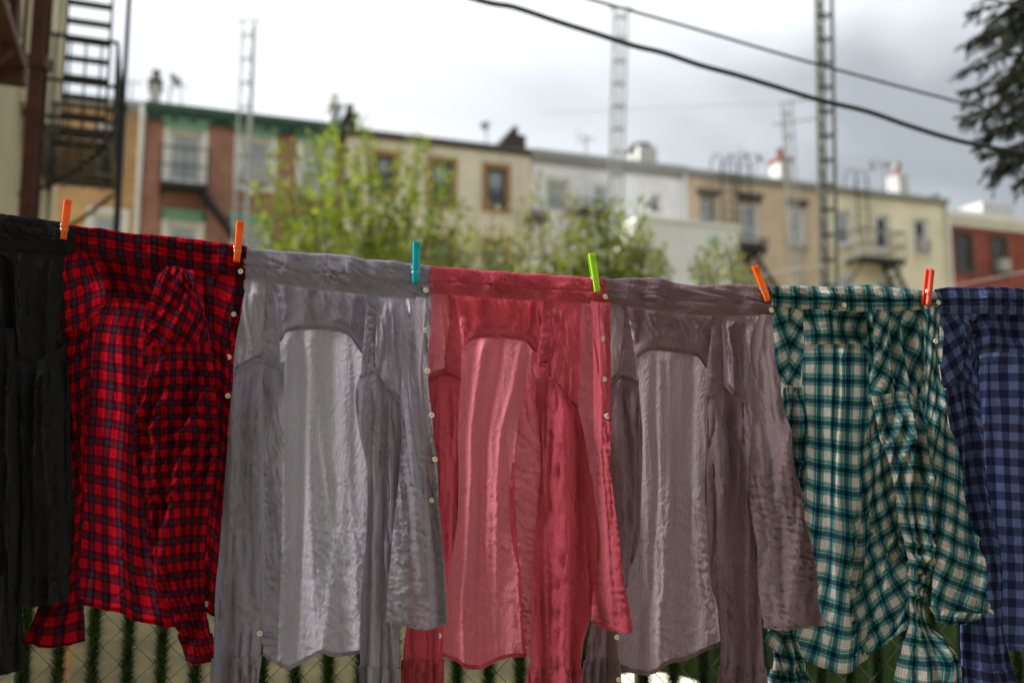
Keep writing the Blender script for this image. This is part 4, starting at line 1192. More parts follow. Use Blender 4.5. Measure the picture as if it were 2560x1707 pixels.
WR = 2.8
class Shirt:
    def __init__(s, name, label, mat, cx, cy, seed, wr=1.0, group='shirts hanging on the clothes line'):
        p = on_plane(np.array(float(cx)), np.array(float(cy)), 0.0)
        s.O = np.array(p); s.mat = M[mat]; s.seed = seed; s.wr = wr * WR
        s.root = thing(name, label, 'shirt', tuple(p), 0.0, group)
    def panel(s, name, T, L, R, B, h=0.0, folds=(), rot=0, uvo=(0, 0), res=0.0034, curl=0.0, parent=None, mat=None, lining=False, pinB=False):
        Wm = max(np.linalg.norm(np.array(T[0]) - T[-1]), np.linalg.norm(np.array(B[0]) - B[-1])) / PX_M
        Hm = (np.linalg.norm(np.array(T[0], float) - B[0]) + np.linalg.norm(np.array(T[-1], float) - B[-1])) / 2 / PX_M
        nu = int(np.clip(Wm / res, 8, 110)) + 1; nv = int(np.clip(Hm / (res * 1.3), 8, 190)) + 1
        S = np.linspace(0, 1, nu)
        P = coons(T, L, R, B, S, nv)
        ss, tt = np.meshgrid(S, np.linspace(0, 1, nv))
        hb = h(ss, tt) if callable(h) else (np.full_like(ss, h) if not isinstance(h, tuple) else h[0] + (h[1] - h[0]) * tt)
        s.seed += 1
        X, Y = P[..., 0] / PX_M, P[..., 1] / PX_M
        hf = fold_height([(f[0], f[1] * s.wr) + tuple(f[2:]) for f in folds], X, Y, ss, tt, s.seed * 7)
        hf = hf * (0.15 + 0.85 * sstep(tt, 0.0, min(0.5, 0.03 / Hm)))
        if pinB: hf = hf * (0.1 + 0.9 * sstep(1 - tt, 0.0, min(0.5, 0.03 / Hm)))
        if curl: hf = hf - curl * ((2 * ss - 1) ** 6)
        V = on_plane(P[..., 0], P[..., 1], hb) + hf[..., None] * NV3
        U = metric_uv(V, rot, uvo)
        o = grid_mesh(name, V, U, mat or s.mat, parent or s.root, s.O)
        o2 = dict(o=o, V=V, U=U, ss=ss, tt=tt, P=P, W=Wm, H=Hm)
        if lining:
            l_ = grid_mesh('lining', V - NV3 * 0.004, U + 0.013, mat or s.mat, o, s.O)
        return o2
    def edge(s, pn, name, side, width, lift=0.0011):
        """doubled strip of cloth (hem, seam, placket) lying on an edge of a panel"""
        V, U = pn['V'], pn['U']; nv, nu = V.shape[:2]
        if side in 'TB':
            k = max(2, int(round(width / pn['H'] * (nv - 1))) + 1); sl = slice(0, k) if side == 'T' else slice(nv - k, nv)
            A, Bu = V[sl], U[sl]
        else:
            k = max(2, int(round(width / pn['W'] * (nu - 1))) + 1); sl = slice(0, k) if side == 'L' else slice(nu - k, nu)
            A, Bu = V[:, sl], U[:, sl]
        pk = 0.0012 * perlin(A[..., 0] / 0.006 + A[..., 2] / 0.006, A[..., 1] * 0 + 0.5, s.seed)[..., None] if 'seam' in name else 0.0
        return grid_mesh(name, np.stack([A + NV3 * (lift + 0.0007 * k + pk) for k in range(3 if 'seam' in name else 2)]), Bu, s.mat, pn['o'], s.O)
    def seam(s, pn, pts, width=0.009, lift=0.0016, name='seam'):
        pass
    def tube(s, name, T, L, R, B, h=0.0, flat=0.35, folds=(), rot=0, uvo=(0, 0), res=0.0033, parent=None, fade=0.25):
        Wm = max(np.linalg.norm(np.array(T[0]) - T[-1]), np.linalg.norm(np.array(B[0]) - B[-1])) / PX_M
        Hm = np.linalg.norm(np.array(T[0], float) - B[0]) / PX_M
        nh = int(np.clip(Wm / res, 8, 70)); nu = 2 * nh; nv = int(np.clip(Hm / (res * 1.3), 8, 190)) + 1
        th = np.linspace(0, 2 * np.pi, nu, endpoint=False)
        S = (1 - np.cos(th)) / 2
        P = coons(T, L, R, B, S, nv)
        ss, tt = np.meshgrid(S, np.linspace(0, 1, nv))
        W_row = np.linalg.norm(P[:, nu // 2] - P[:, 0], axis=1)[:, None] / PX_M
        hb = h(ss, tt) if callable(h) else (np.full_like(ss, h) if not isinstance(h, tuple) else h[0] + (h[1] - h[0]) * tt)
        s.seed += 1
        back = (np.sin(th) < 0)[None, :]
        X, Y = P[..., 0] / PX_M + back * 3.7, P[..., 1] / PX_M
        fl = flat * (fade + (1 - fade) * sstep(tt, 0.0, 0.18))
        hf = fl * W_row / 2 * np.sign(np.sin(th)) * np.abs(np.sin(th)) ** 0.7
        fh = fold_height([(f[0], f[1] * s.wr) + tuple(f[2:]) for f in folds], X, Y, ss, tt, s.seed * 7)
        fh = fh * np.abs(np.sin(th)) ** 0.4 * (0.2 + 0.8 * sstep(tt, 0.0, 0.10))
        V = on_plane(P[..., 0], P[..., 1], hb) + (hf + np.where(back, -fh, fh))[..., None] * NV3
        du = np.linalg.norm(np.diff(V, axis=1, append=V[:, :1]), axis=2); per = np.sort(du.sum(1))[int(0.7 * nv)]
        u = np.concatenate([[0], np.cumsum(du.mean(0))])[:-1]; u = u / du.mean(0).sum() * per
        v = np.concatenate([[0], np.cumsum(np.linalg.norm(np.diff(V, axis=0), axis=2).mean(1))])
        U0, W0 = np.meshgrid(u, v)
        U = np.stack([U0 + uvo[0], W0 + uvo[1]], -1)
        o = grid_mesh(name, V, U, s.mat, parent or s.root, s.O, closed=True)
        return dict(o=o, V=V, U=U, ss=ss, tt=tt, P=P, W=Wm, H=Hm, nh=nh)
    def cuff(s, sl, t0, name='cuff', grow=0.0028):
        """doubled cuff band over the lower end of a sleeve tube"""
        V, U = sl['V'], sl['U']; nv = V.shape[0]; k = int(t0 * nv)
        A = V[k:]; c = A.mean(1, keepdims=True)
        d = A - c; d /= np.linalg.norm(d, axis=2, keepdims=True) + 1e-9
        return grid_mesh(name, np.stack([A + d * grow, A + d * (grow + 0.0008)]), U[k:], s.mat, sl['o'], s.O, closed=True)
    def armhole(s, sl, t1=0.018, grow=0.0010):
        V, U = sl['V'], sl['U']; k = max(3, int(t1 * V.shape[0]) + 1)
        A = V[:k]; c = A.mean(1, keepdims=True); d = A - c; d /= np.linalg.norm(d, axis=2, keepdims=True) + 1e-9
        return grid_mesh('armhole_seam', np.stack([A + d * grow + NV3 * (0.0008 + 0.0007 * q) for q in range(3)]), U[:k], s.mat, sl['o'], s.O, closed=True)
    def collar(s, T, B, drop=0.045, arch=None, folds=(), uvo=(0, 0), crease=0.5, bulge=0.004):
        """collar folded over the line: T top edge (px), B lower edge of the band (px)"""
        nu = int(np.clip(np.linalg.norm(np.array(T[0]) - T[-1]) / PX_M / 0.0036, 10, 150)); nv = 24
        S = np.linspace(0, 1, nu)
        P = coons(T, [], [], B, S, nv)[::-1]                    # bottom -> top
        wob = 3.2 * perlin(S * 9, S * 0 + 0.5, s.seed + 3) + 1.8 * perlin(S * 23, S * 0 + 0.5, s.seed + 4)
        P[..., 1] += wob[None, :] * np.linspace(0, 1, nv)[:, None]
        ss, tt = np.meshgrid(S, np.linspace(0, 1, nv))
        X, Y = P[..., 0] / PX_M, P[..., 1] / PX_M
        s.seed += 1
        fd = list(folds) or [('n', 5, 6, 20, 0), ('c', 2.6, 2.0, 9, 54), ('r', 2.4, 1.5, 6.5, 50), ('c', 1.2, 1.1, 4, 35)]
        hf = fold_height([(f[0], f[1] * s.wr) + tuple(f[2:]) for f in fd], X, Y, ss, tt, s.seed * 7) * (0.35 + 0.65 * np.sin(np.pi * np.clip(tt, 0.0, 0.95)))
        hf = np.maximum(hf, -0.004 + 0.3 * hf)
        prof = 0.008 + bulge * np.sin(np.pi * tt) - 0.0026 * np.exp(-((tt - crease) / 0.035) ** 2) + 0.0016 * (tt > crease)
        V = on_plane(P[..., 0], P[..., 1], 0.0) + (prof + hf)[..., None] * NV3
        top = V[-1]
        rows = [V]
        for a in np.linspace(0.25, 1.0, 5):
            th = a * math.pi
            r_ = 0.0075
            q = top + NV3 * (-r_ * (1 - math.cos(th))) + np.array([0, 0, 1]) * (r_ * 0.8 * math.sin(th))
            if arch is not None:
                q = q + np.array([0, 0, 1]) * (np.array([np.interp(x_, *arch) for x_ in S]) * sstep(np.array(a), 0.2, 1.0))[:, None]
            rows.append(q[None])
        last = rows[-1][0]
        nb_ = 8
        dn = np.linspace(0, 1, nb_ + 1)[1:, None, None] * drop
        bend = perlin(S * 5, S * 0 + s.seed, s.seed)[None, :, None] * 0.008
        Bk = last[None] - np.array([0, 0, 1]) * dn - NV3 * (0.004 + (0.15 * dn + bend * dn / drop))
        if arch is not None:
            Bk = Bk - NV3 * (np.array([np.interp(x_, *arch) for x_ in S]))[None, :, None] * 0.6
        rows.append(Bk)
        A = np.concatenate(rows)
        U = metric_uv(A, 0, uvo)
        o = grid_mesh('collar', A, U, s.mat, s.root, s.O)
        # collar stand: second layer over the lower half; stitched lower edge
        k = int(crease * nv)
        l_ = grid_mesh('collar_stand', V[:k] + NV3 * 0.0016, U[:k], s.mat, o, s.O)
        grid_mesh('band_seam', V[:3] + NV3 * 0.0030, U[:3], s.mat, l_, s.O) if False else None
        i_ = grid_mesh('interlining', A[:nv + 4] - NV3 * 0.0018 - np.array([0, 0, 0.0012]), U[:nv + 4], s.mat, o, s.O)
        return dict(o=o, V=V, U=U[:nv], P=P)
    def button(s, x, y, pn, tilt=(0, 0), d=0.0112):
        par = pn['o']
        dd = np.linalg.norm(pn['P'] - np.array([x, y], float), axis=2)
        if 'nh' in pn: dd[:, pn['nh']:] += 1e6          # front half of a sleeve only
        i, j = np.unravel_index(np.argmin(dd), dd.shape)
        i0, i1, j0, j1 = max(i - 1, 0), i + 2, max(j - 1, 0), j + 2
        p = pn['V'][i0:i1, j0:j1].reshape(-1, 3)
        p = p[np.argmax(p @ NV3)] + NV3 * 0.0028
        o = link('button', BUTTON, par, M['button'])
        o.location = tuple(p - s.O)
        o.rotation_euler = (math.pi / 2 + tilt[0], 0, BETA + tilt[1])
        o.scale = (d / 0.0112,) * 3
        t_ = link('thread', THREAD, o, M['thread'])
        return o
# shirt button: rim, dish, four-hole thread cross
bm_ = MB(); bm_.lathe([(0.0056, -0.0010), (0.0056, 0.0006), (0.0051, 0.0012), (0.0043, 0.0012), (0.0036, 0.0006), (0.0002, 0.0005)], 20)
BUTTON = new_mesh('button', bm_.v, bm_.f, smooth=True)
bm_ = MB(); bm_.box(-0.0015, 0.0015, -0.0004, 0.0004, 0.00055, 0.0010); bm_.box(-0.0004, 0.0004, -0.0015, 0.0015, 0.00056, 0.00102)
THREAD = new_mesh('thread', bm_.v, bm_.f)

# fabrics --------------------------------------------------------------------------------------------
def gingham(name, lo, hi, per, trans, bump=0.4):
    sq = [(0, hi), (0.5, lo)]
    return fabric(name, sq, per, sq, per, trans, bump=bump)
M['fab_gray'] = gingham('gray_microcheck', (0.35, 0.335, 0.425), (0.53, 0.51, 0.595), 0.0031, 0.5)
M['fab_pink'] = gingham('crimson_microcheck', (0.59, 0.066, 0.125), (0.77, 0.215, 0.275), 0.0031, 0.5)
M['fab_brown'] = gingham('maroon_microcheck', (0.22, 0.145, 0.175), (0.46, 0.345, 0.385), 0.0042, 0.5)
_r, _d, _b, _m = (0.60, 0.008, 0.022), (0.055, 0.005, 0.009), (0.030, 0.050, 0.085), (0.30, 0.012, 0.02)
_red = [(0, _r), (0.24, _m), (0.27, _r), (0.50, _d), (0.60, (0.05, 0.02, 0.035)), (0.74, _b), (0.83, (0.05, 0.02, 0.035)), (0.91, _d)]
M['fab_red'] = fabric('red_tartan', _red, 0.038, _red, 0.041, 0.42, bump=0.35, geo=True)
_w, _n, _g, _t, _k, _s = (0.70, 0.68, 0.60), (0.009, 0.018, 0.045), (0.005, 0.10, 0.085), (0.10, 0.66, 0.50), (0.34, 0.26, 0.27), (0.17, 0.18, 0.23)
_grn = [(0, _w), (0.08, _k), (0.10, _w), (0.18, _k), (0.20, _w), (0.28, _k), (0.30, _w), (0.38, _s), (0.47, _g), (0.53, _t), (0.565, _g), (0.62, _n), (0.80, _g), (0.85, _t), (0.875, _g), (0.92, _s)]
M['fab_green'] = fabric('green_tartan', _grn, 0.0465, _grn, 0.050, 0.42, bump=0.35, geo=True)
_nv = [(0, (0.14, 0.20, 0.41)), (0.5, (0.024, 0.028, 0.072))]
M['fab_navy'] = fabric('navy_gingham', _nv, 0.040, _nv, 0.040, 0.4, bump=0.35, geo=True)
M['fab_black'] = fabric('black_cotton', None, 1, None, 1, 0.25, tint=(0.026, 0.027, 0.030), bump=0.5)

# wrinkle recipes (kind, amp mm, across cm, along cm, angle)
W_BACK = [('n', 6, 7, 80, 0), ('n', 2, 3.0, 40, 2), ('c', 1.2, 3.0, 50, 3, 0, 1, 0.1, 1), ('r', 1.5, 2.4, 9, 22, 0.3, 1, 0.4, 1), ('c', 1.2, 2.2, 7, 55, 0.35, 1, 0.45, 1), ('r', 1.0, 1.4, 5, 62, 0, 1, 0.5, 1), ('c', 0.6, 1.4, 4, -40, 0, 1, 0.4, 1)]
W_SLEEVE = [('n', 15, 4.2, 90, 0), ('c', 5.5, 2.6, 60, 1), ('r', 6.0, 2.2, 50, -1), ('c', 3.0, 1.7, 26, -4), ('r', 2.2, 1.2, 14, 8), ('c', 1.2, 1.2, 5, 45), ('r', 0.8, 0.9, 3.5, -35)]
W_FRONT = [('n', 12, 4, 50, 4), ('c', 4.0, 2.6, 40, 4), ('r', 3.0, 2.0, 14, 8), ('c', 1.4, 1.3, 6, 30), ('r', 1.2, 1.0, 4, 25)]
W_HEM = [('n', 13, 5, 60, 4), ('c', 3.0, 2.4, 30, 6, 0, 1, 0, 0.75), ('c', 2.6, 1.8, 7, 74, 0, 1, 0.42, 1), ('r', 2.6, 1.4, 6, 80, 0, 1, 0.35, 1), ('c', 1.6, 1.2, 5, 62, 0, 1, 0.2, 1), ('r', 2.4, 1.8, 11, 16, 0, 1, 0, 0.7)]
W_YOKE = [('n', 7, 6, 30, 0), ('c', 1.6, 2.8, 8, 35), ('r', 2.0, 2.5, 6, 30)]
W_SMALL = [('n', 7, 3, 20, 0), ('c', 2.4, 1.8, 14, 6), ('r', 2.0, 1.4, 7, 12)]
W_PUCK = [('n', 4, 3, 14, 0), ('c', 1.8, 1.1, 3.5, 76), ('r', 2.4, 0.9, 3, 80)]

def cyl(depth):
    return lambda s, t: depth * (1 - (2 * s - 1) ** 2)

# ------------------------------------------------------------------ the gray shirt
S = Shirt('gray_shirt', 'gray microcheck shirt hanging between the red tartan and crimson shirts', 'fab_gray', 845, 640, 100)
S.panel('yoke', [(658, 686), (727, 694), (830, 708), (952, 724)], [(684, 770)], [(922, 800)], [(690, 850), (706, 836), (723, 818), (796, 814), (864, 825), (892, 858), (912, 886)], -0.040,
        W_YOKE + [('p', 8, 0.17, 0.15, 5), ('p', -8, 0.80, 0.78, 5)], lining=True, pinB=True)
bk = S.panel('back_panel', [(690, 850), (706, 836), (723, 818), (796, 814), (864, 825), (892, 858), (912, 886)], [(690, 1042), (684, 1250), (668, 1450)], [(925, 1000), (935, 1200), (935, 1420)],
             [(655, 1640), (680, 1655), (717, 1671), (755, 1656), (798, 1636), (829, 1641), (905, 1636)], (-0.042, -0.030), W_BACK + [('p', 12, 0.28, 0.30, 4), ('p', -9, 0.70, 0.62, 6)], curl=0.01)
S.edge(bk, 'hem', 'B', 0.008); S.edge(bk, 'yoke_seam', 'T', 0.010, 0.002)
S.panel('side_panel', [(655, 905), (712, 905)], [(655, 1100), (652, 1300)], [(708, 1100), (706, 1300), (702, 1450)], [(655, 1600), (676, 1640), (694, 1655)], -0.016, W_HEM)
lf = S.panel('front_panel', [(610, 694), (640, 700), (668, 706)], [(604, 755), (588, 870)], [(664, 800), (654, 870)], [(585, 932), (622, 906), (652, 894)], 0.000, W_SMALL, rot=12)
S.edge(lf, 'armhole_seam', 'B', 0.008, 0.0016)
sd = S.panel('shoulder', [(664, 704), (682, 710)], [(658, 800), (653, 860)], [(690, 767), (698, 853)], [(652, 894), (675, 900), (700, 917)], 0.004, W_PUCK, rot=20, curl=0.006, lining=True, pinB=True)
S.edge(sd, 'armhole_seam', 'B', 0.008, 0.0016)
sl = S.tube('sleeve', [(585, 930), (612, 911), (640, 897), (668, 898), (700, 916)], [(570, 1097), (552, 1332), (539, 1487), (537, 1603)], [(690, 1020), (663, 1120), (661, 1400), (659, 1560)], [(531, 1722), (585, 1724), (640, 1720)], 0.004, 0.36, W_SLEEVE)
S.cuff(sl, 0.895); S.armhole(sl)
S.button(652, 1588, sl); 
sd = S.panel('shoulder', [(918, 734), (945, 742)], [(910, 835), (905, 887)], [(942, 801), (939, 880)], [(902, 934), (920, 928), (940, 921)], 0.006, W_PUCK, rot=-20, curl=0.006, lining=True, pinB=True)
rf = S.panel('front_panel', [(940, 738), (975, 742), (1014, 745)], [(941, 800), (938, 880)], [(1012, 870), (1004, 950)], [(938, 921), (968, 966), (1001, 1003)], 0.002, W_SMALL + [('n', 4, 1.6, 20, 4)], rot=-12)
S.edge(rf, 'armhole_seam', 'B', 0.008, 0.0016)
S.panel('front_inside', [(920, 736), (1050, 746)], [(925, 900), (960, 1100)], [(1046, 900), (1044, 1100)], [(996, 1300), (1040, 1300)], -0.020, W_FRONT)
sl = S.tube('sleeve', [(902, 934), (921, 927), (938, 921), (968, 966), (1001, 1003)], [(888, 985), (898, 1080), (918, 1180), (916, 1330), (903, 1500), (900, 1650)], [(1004, 1100), (1000, 1300), (998, 1580)], [(903, 1724), (950, 1726), (998, 1722)], 0.000, 0.34, W_SLEEVE)
S.cuff(sl, 0.925); S.armhole(sl)
bf = S.panel('button_front', [(1040, 742), (1058, 744), (1077, 746)], [(1030, 835), (1016, 973), (1004, 1100), (997, 1197), (984, 1313), (972, 1448), (968, 1510)],
             [(1077, 801), (1069, 904), (1072, 973), (1079, 1030), (1086, 1100), (1093, 1150), (1097, 1255), (1108, 1371), (1116, 1487)], [(966, 1552), (1015, 1567), (1061, 1575), (1118, 1564)],
             lambda s, t: 0.030 + 0.020 * t - 0.012 * (1 - s) ** 3, W_HEM + [('p', 10, 0.62, 0.72, 5)], rot=-6)
S.edge(bf, 'placket', 'R', 0.022, 0.0014); S.edge(bf, 'hem', 'B', 0.010)
for (x, y) in ((1064, 829), (1068, 932), (1077, 1035), (1085, 1146), (1084, 1257)): S.button(x, y, bf)
cl_ = S.collar([(612, 627), (660, 632), (713, 637), (830, 643), (882, 648), (916, 656), (978, 660), (1030, 665), (1078, 669)], [(609, 697), (727, 717), (830, 729), (933, 740), (1040, 748), (1076, 748)])
S.button(1061, 733, cl_)

# ------------------------------------------------------------------ the crimson shirt
S = Shirt('crimson_shirt', 'crimson pink microcheck shirt hanging between the gray and maroon brown shirts', 'fab_pink', 1300, 680, 200)
S.panel('yoke', [(1111, 720), (1165, 724), (1278, 732), (1390, 738)], [(1146, 795)], [(1362, 800)], [(1150, 866), (1184, 840), (1227, 834), (1306, 842), (1330, 862), (1346, 884)], -0.040,
        W_YOKE + [('p', 8, 0.17, 0.15, 5), ('p', -8, 0.82, 0.80, 5)], lining=True, pinB=True)
bk = S.panel('back_panel', [(1150, 866), (1184, 840), (1227, 834), (1306, 842), (1330, 862), (1346, 884)], [(1132, 984), (1128, 1122), (1128, 1212), (1118, 1357), (1100, 1500)], [(1330, 1000), (1296, 1100), (1290, 1212), (1294, 1330), (1304, 1447), (1312, 1574)],
             [(1104, 1640), (1143, 1657), (1168, 1674), (1204, 1668), (1262, 1646), (1318, 1643)], (-0.042, -0.026), W_BACK + [('p', -14, 0.32, 0.30, 5), ('p', 14, 0.50, 0.46, 6), ('p', -8, 0.74, 0.66, 4)], curl=0.008)
S.edge(bk, 'hem', 'B', 0.008); S.edge(bk, 'yoke_seam', 'T', 0.010, 0.002)
S.panel('side_panel', [(1330, 880), (1362, 880)], [(1306, 1000), (1290, 1120), (1276, 1230), (1280, 1330), (1296, 1447)], [(1364, 1100), (1366, 1250), (1356, 1400)], [(1306, 1630), (1334, 1650), (1360, 1650)], -0.018, W_HEM + [('r', 5, 3, 8, 35, 0, 1, 0.15, 0.6)])
lf = S.panel('front_panel', [(1072, 732), (1100, 736), (1126, 738)], [(1074, 812), (1070, 880)], [(1119, 847), (1113, 900)], [(1070, 952), (1089, 937), (1112, 929)], -0.010, W_SMALL, rot=12)
S.edge(lf, 'armhole_seam', 'B', 0.008, 0.0016)
sd = S.panel('shoulder', [(1121, 737), (1137, 742)], [(1117, 847), (1113, 890)], [(1148, 795), (1154, 864)], [(1112, 929), (1130, 932), (1153, 942)], -0.006, W_PUCK, rot=20, curl=0.006, lining=True, pinB=True)
S.edge(sd, 'armhole_seam', 'B', 0.008, 0.0016)
sl = S.tube('sleeve', [(1070, 952), (1089, 938), (1112, 930), (1130, 933), (1153, 942)], [(1066, 1080), (1056, 1230), (1040, 1400), (1013, 1585), (1007, 1650)], [(1149, 1000), (1144, 1088), (1146, 1180), (1143, 1303), (1125, 1411), (1114, 1480), (1108, 1574)], [(1002, 1722), (1055, 1726), (1106, 1722)], -0.022, 0.30, W_SLEEVE)
S.cuff(sl, 0.905); S.armhole(sl); S.button(1100, 1583, sl)
sd = S.panel('shoulder', [(1362, 752), (1382, 755)], [(1350, 850), (1344, 900)], [(1379, 847), (1378, 900)], [(1341, 945), (1358, 945), (1379, 943)], 0.006, W_PUCK, rot=-20, curl=0.006, lining=True, pinB=True)
rf = S.panel('front_panel', [(1377, 753), (1410, 755), (1452, 757)], [(1378, 847), (1378, 900)], [(1451, 881), (1450, 970)], [(1378, 945), (1409, 988), (1445, 1026)], 0.002, W_SMALL + [('n', 4, 1.6, 20, 4)], rot=-12)
S.edge(rf, 'armhole_seam', 'B', 0.008, 0.0016)
S.panel('front_inside', [(1366, 750), (1490, 758)], [(1366, 900), (1400, 1100), (1440, 1300)], [(1492, 900), (1500, 1100), (1508, 1300)], [(1462, 1520), (1510, 1530)], -0.022, W_FRONT)
sl = S.tube('sleeve', [(1340, 947), (1358, 946), (1378, 945), (1409, 989), (1445, 1026)], [(1340, 1000), (1352, 1120), (1350, 1200), (1338, 1321), (1329, 1465), (1326, 1640)], [(1461, 1088), (1475, 1180), (1487, 1249), (1495, 1393), (1476, 1538), (1461, 1592), (1451, 1661)], [(1314, 1722), (1380, 1726), (1450, 1722)], 0.002, 0.34, W_SLEEVE)
S.cuff(sl, 0.92); S.armhole(sl)
bf = S.panel('button_front', [(1476, 752), (1500, 755), (1526, 757)], [(1479, 881), (1484, 1053), (1492, 1158), (1498, 1285), (1494, 1393), (1482, 1480)], [(1527, 881), (1525, 984), (1520, 1088), (1519, 1158), (1533, 1285), (1551, 1429), (1572, 1531)],
             [(1474, 1548), (1504, 1571), (1537, 1578), (1580, 1578)], lambda s, t: 0.030 + 0.020 * t - 0.014 * (1 - s) ** 3, W_HEM + [('p', 8, 0.35, 0.6, 8)], rot=-4)
S.edge(bf, 'placket', 'R', 0.026, 0.0014); S.edge(bf, 'hem', 'B', 0.010)
for (x, y) in ((1508, 840), (1508, 946), (1509, 1049)): S.button(x, y, bf)
cl_ = S.collar([(1076, 672), (1158, 678), (1244, 685), (1364, 693), (1451, 700), (1511, 702)], [(1073, 735), (1165, 741), (1278, 749), (1375, 755), (1478, 760), (1526, 761)])
S.button(1511, 743, cl_)

# ------------------------------------------------------------------ the maroon brown shirt
S = Shirt('maroon_brown_shirt', 'maroon brown check shirt hanging between the crimson and green tartan shirts', 'fab_brown', 1720, 700, 300)
S.panel('yoke', [(1544, 748), (1632, 759), (1701, 768), (1810, 775)], [(1582, 832)], [(1778, 867)], [(1586, 892), (1611, 871), (1639, 865), (1701, 873), (1742, 883), (1758, 903), (1774, 926)], -0.040, W_YOKE, lining=True, pinB=True)
bk = S.panel('back_panel', [(1586, 892), (1611, 871), (1639, 865), (1701, 873), (1742, 883), (1758, 903), (1774, 926)], [(1580, 1000), (1584, 1120), (1586, 1249), (1576, 1357), (1572, 1447), (1552, 1540)], [(1792, 1010), (1794, 1108), (1794, 1212), (1796, 1429), (1796, 1502)],
             [(1540, 1664), (1585, 1682), (1643, 1681), (1675, 1661), (1740, 1639), (1806, 1612)], (-0.042, -0.026), W_BACK + [('p', 10, 0.28, 0.26, 4), ('p', -9, 0.45, 0.40, 5), ('p', 8, 0.66, 0.60, 5)], curl=0.008)
S.edge(bk, 'hem', 'B', 0.008); S.edge(bk, 'yoke_seam', 'T', 0.010, 0.002)
lf = S.panel('front_panel', [(1520, 752), (1540, 758), (1560, 763)], [(1524, 850)], [(1554, 850), (1550, 900)], [(1522, 958), (1536, 948), (1550, 937)], 0.000, W_SMALL, rot=12)
S.edge(lf, 'armhole_seam', 'B', 0.008, 0.0016)
sd = S.panel('shoulder', [(1554, 762), (1570, 768)], [(1553, 867), (1549, 910)], [(1582, 832), (1592, 901)], [(1549, 937), (1570, 938), (1595, 950)], 0.004, W_PUCK, rot=20, curl=0.006, lining=True, pinB=True)
sl = S.tube('sleeve', [(1522, 958), (1536, 949), (1549, 938), (1570, 939), (1595, 950)], [(1518, 1100), (1514, 1250), (1505, 1400), (1480, 1560), (1468, 1620)], [(1599, 1000), (1606, 1100), (1602, 1212), (1594, 1357), (1566, 1447), (1547, 1556), (1542, 1610)], [(1456, 1722), (1500, 1726), (1549, 1722)], -0.022, 0.30, W_SLEEVE)
S.cuff(sl, 0.905); S.armhole(sl); S.button(1534, 1596, sl); S.button(1537, 1699, sl)
sd = S.panel('shoulder', [(1783, 788), (1806, 791)], [(1775, 880), (1769, 930)], [(1809, 867), (1811, 930)], [(1766, 984), (1787, 975), (1812, 968)], 0.006, W_PUCK, rot=-20, curl=0.006, lining=True, pinB=True)
rf = S.panel('front_panel', [(1802, 789), (1830, 790), (1864, 790)], [(1808, 867), (1811, 930)], [(1862, 901), (1858, 960)], [(1811, 967), (1832, 986), (1858, 1006)], 0.002, W_SMALL + [('n', 4, 1.6, 20, 4)], rot=-12)
S.edge(rf, 'armhole_seam', 'B', 0.008, 0.0016)
S.panel('front_inside', [(1785, 786), (1890, 788)], [(1785, 900), (1810, 1100)], [(1886, 900), (1884, 1100)], [(1856, 1250), (1890, 1250)], -0.016, W_FRONT)
sl = S.tube('sleeve', [(1766, 986), (1787, 976), (1811, 968), (1832, 987), (1858, 1006)], [(1766, 1100), (1762, 1200), (1766, 1290), (1777, 1447), (1794, 1520), (1801, 1610)], [(1870, 1108), (1874, 1200), (1885, 1270), (1891, 1393), (1898, 1502), (1906, 1610)], [(1796, 1722), (1850, 1726), (1914, 1722)], 0.002, 0.36, W_SLEEVE + [('r', 4, 2.4, 30, -4)])
S.cuff(sl, 0.92); S.armhole(sl)
bf = S.panel('button_front', [(1900, 784), (1914, 786), (1931, 788)], [(1890, 832), (1873, 918), (1864, 1004), (1866, 1108), (1874, 1240), (1887, 1350), (1893, 1450)], [(1935, 884), (1950, 970), (1970, 1073), (1996, 1180), (2022, 1321), (2040, 1411), (2048, 1502)],
             [(1903, 1566), (1946, 1572), (1990, 1572), (2033, 1570), (2058, 1562)], lambda s, t: 0.028 + 0.022 * t - 0.016 * (1 - s) ** 3, W_HEM + [('n', 6, 3, 50, -8), ('p', 8, 0.45, 0.3, 8)], rot=-8)
S.edge(bf, 'placket', 'R', 0.024, 0.0014); S.edge(bf, 'hem', 'B', 0.010)
cl_ = S.collar([(1510, 703), (1563, 703), (1605, 701), (1646, 703), (1684, 712), (1718, 720), (1753, 721), (1787, 719), (1856, 719), (1924, 721)], [(1521, 756), (1563, 767), (1632, 777), (1701, 786), (1770, 791), (1839, 791), (1911, 790), (1931, 790)],
               folds=[('n', 6, 6, 20, 0), ('r', 2.6, 1.8, 14, 80), ('n', 2.5, 1.6, 10, 78)])
S.button(1922, 782, cl_)

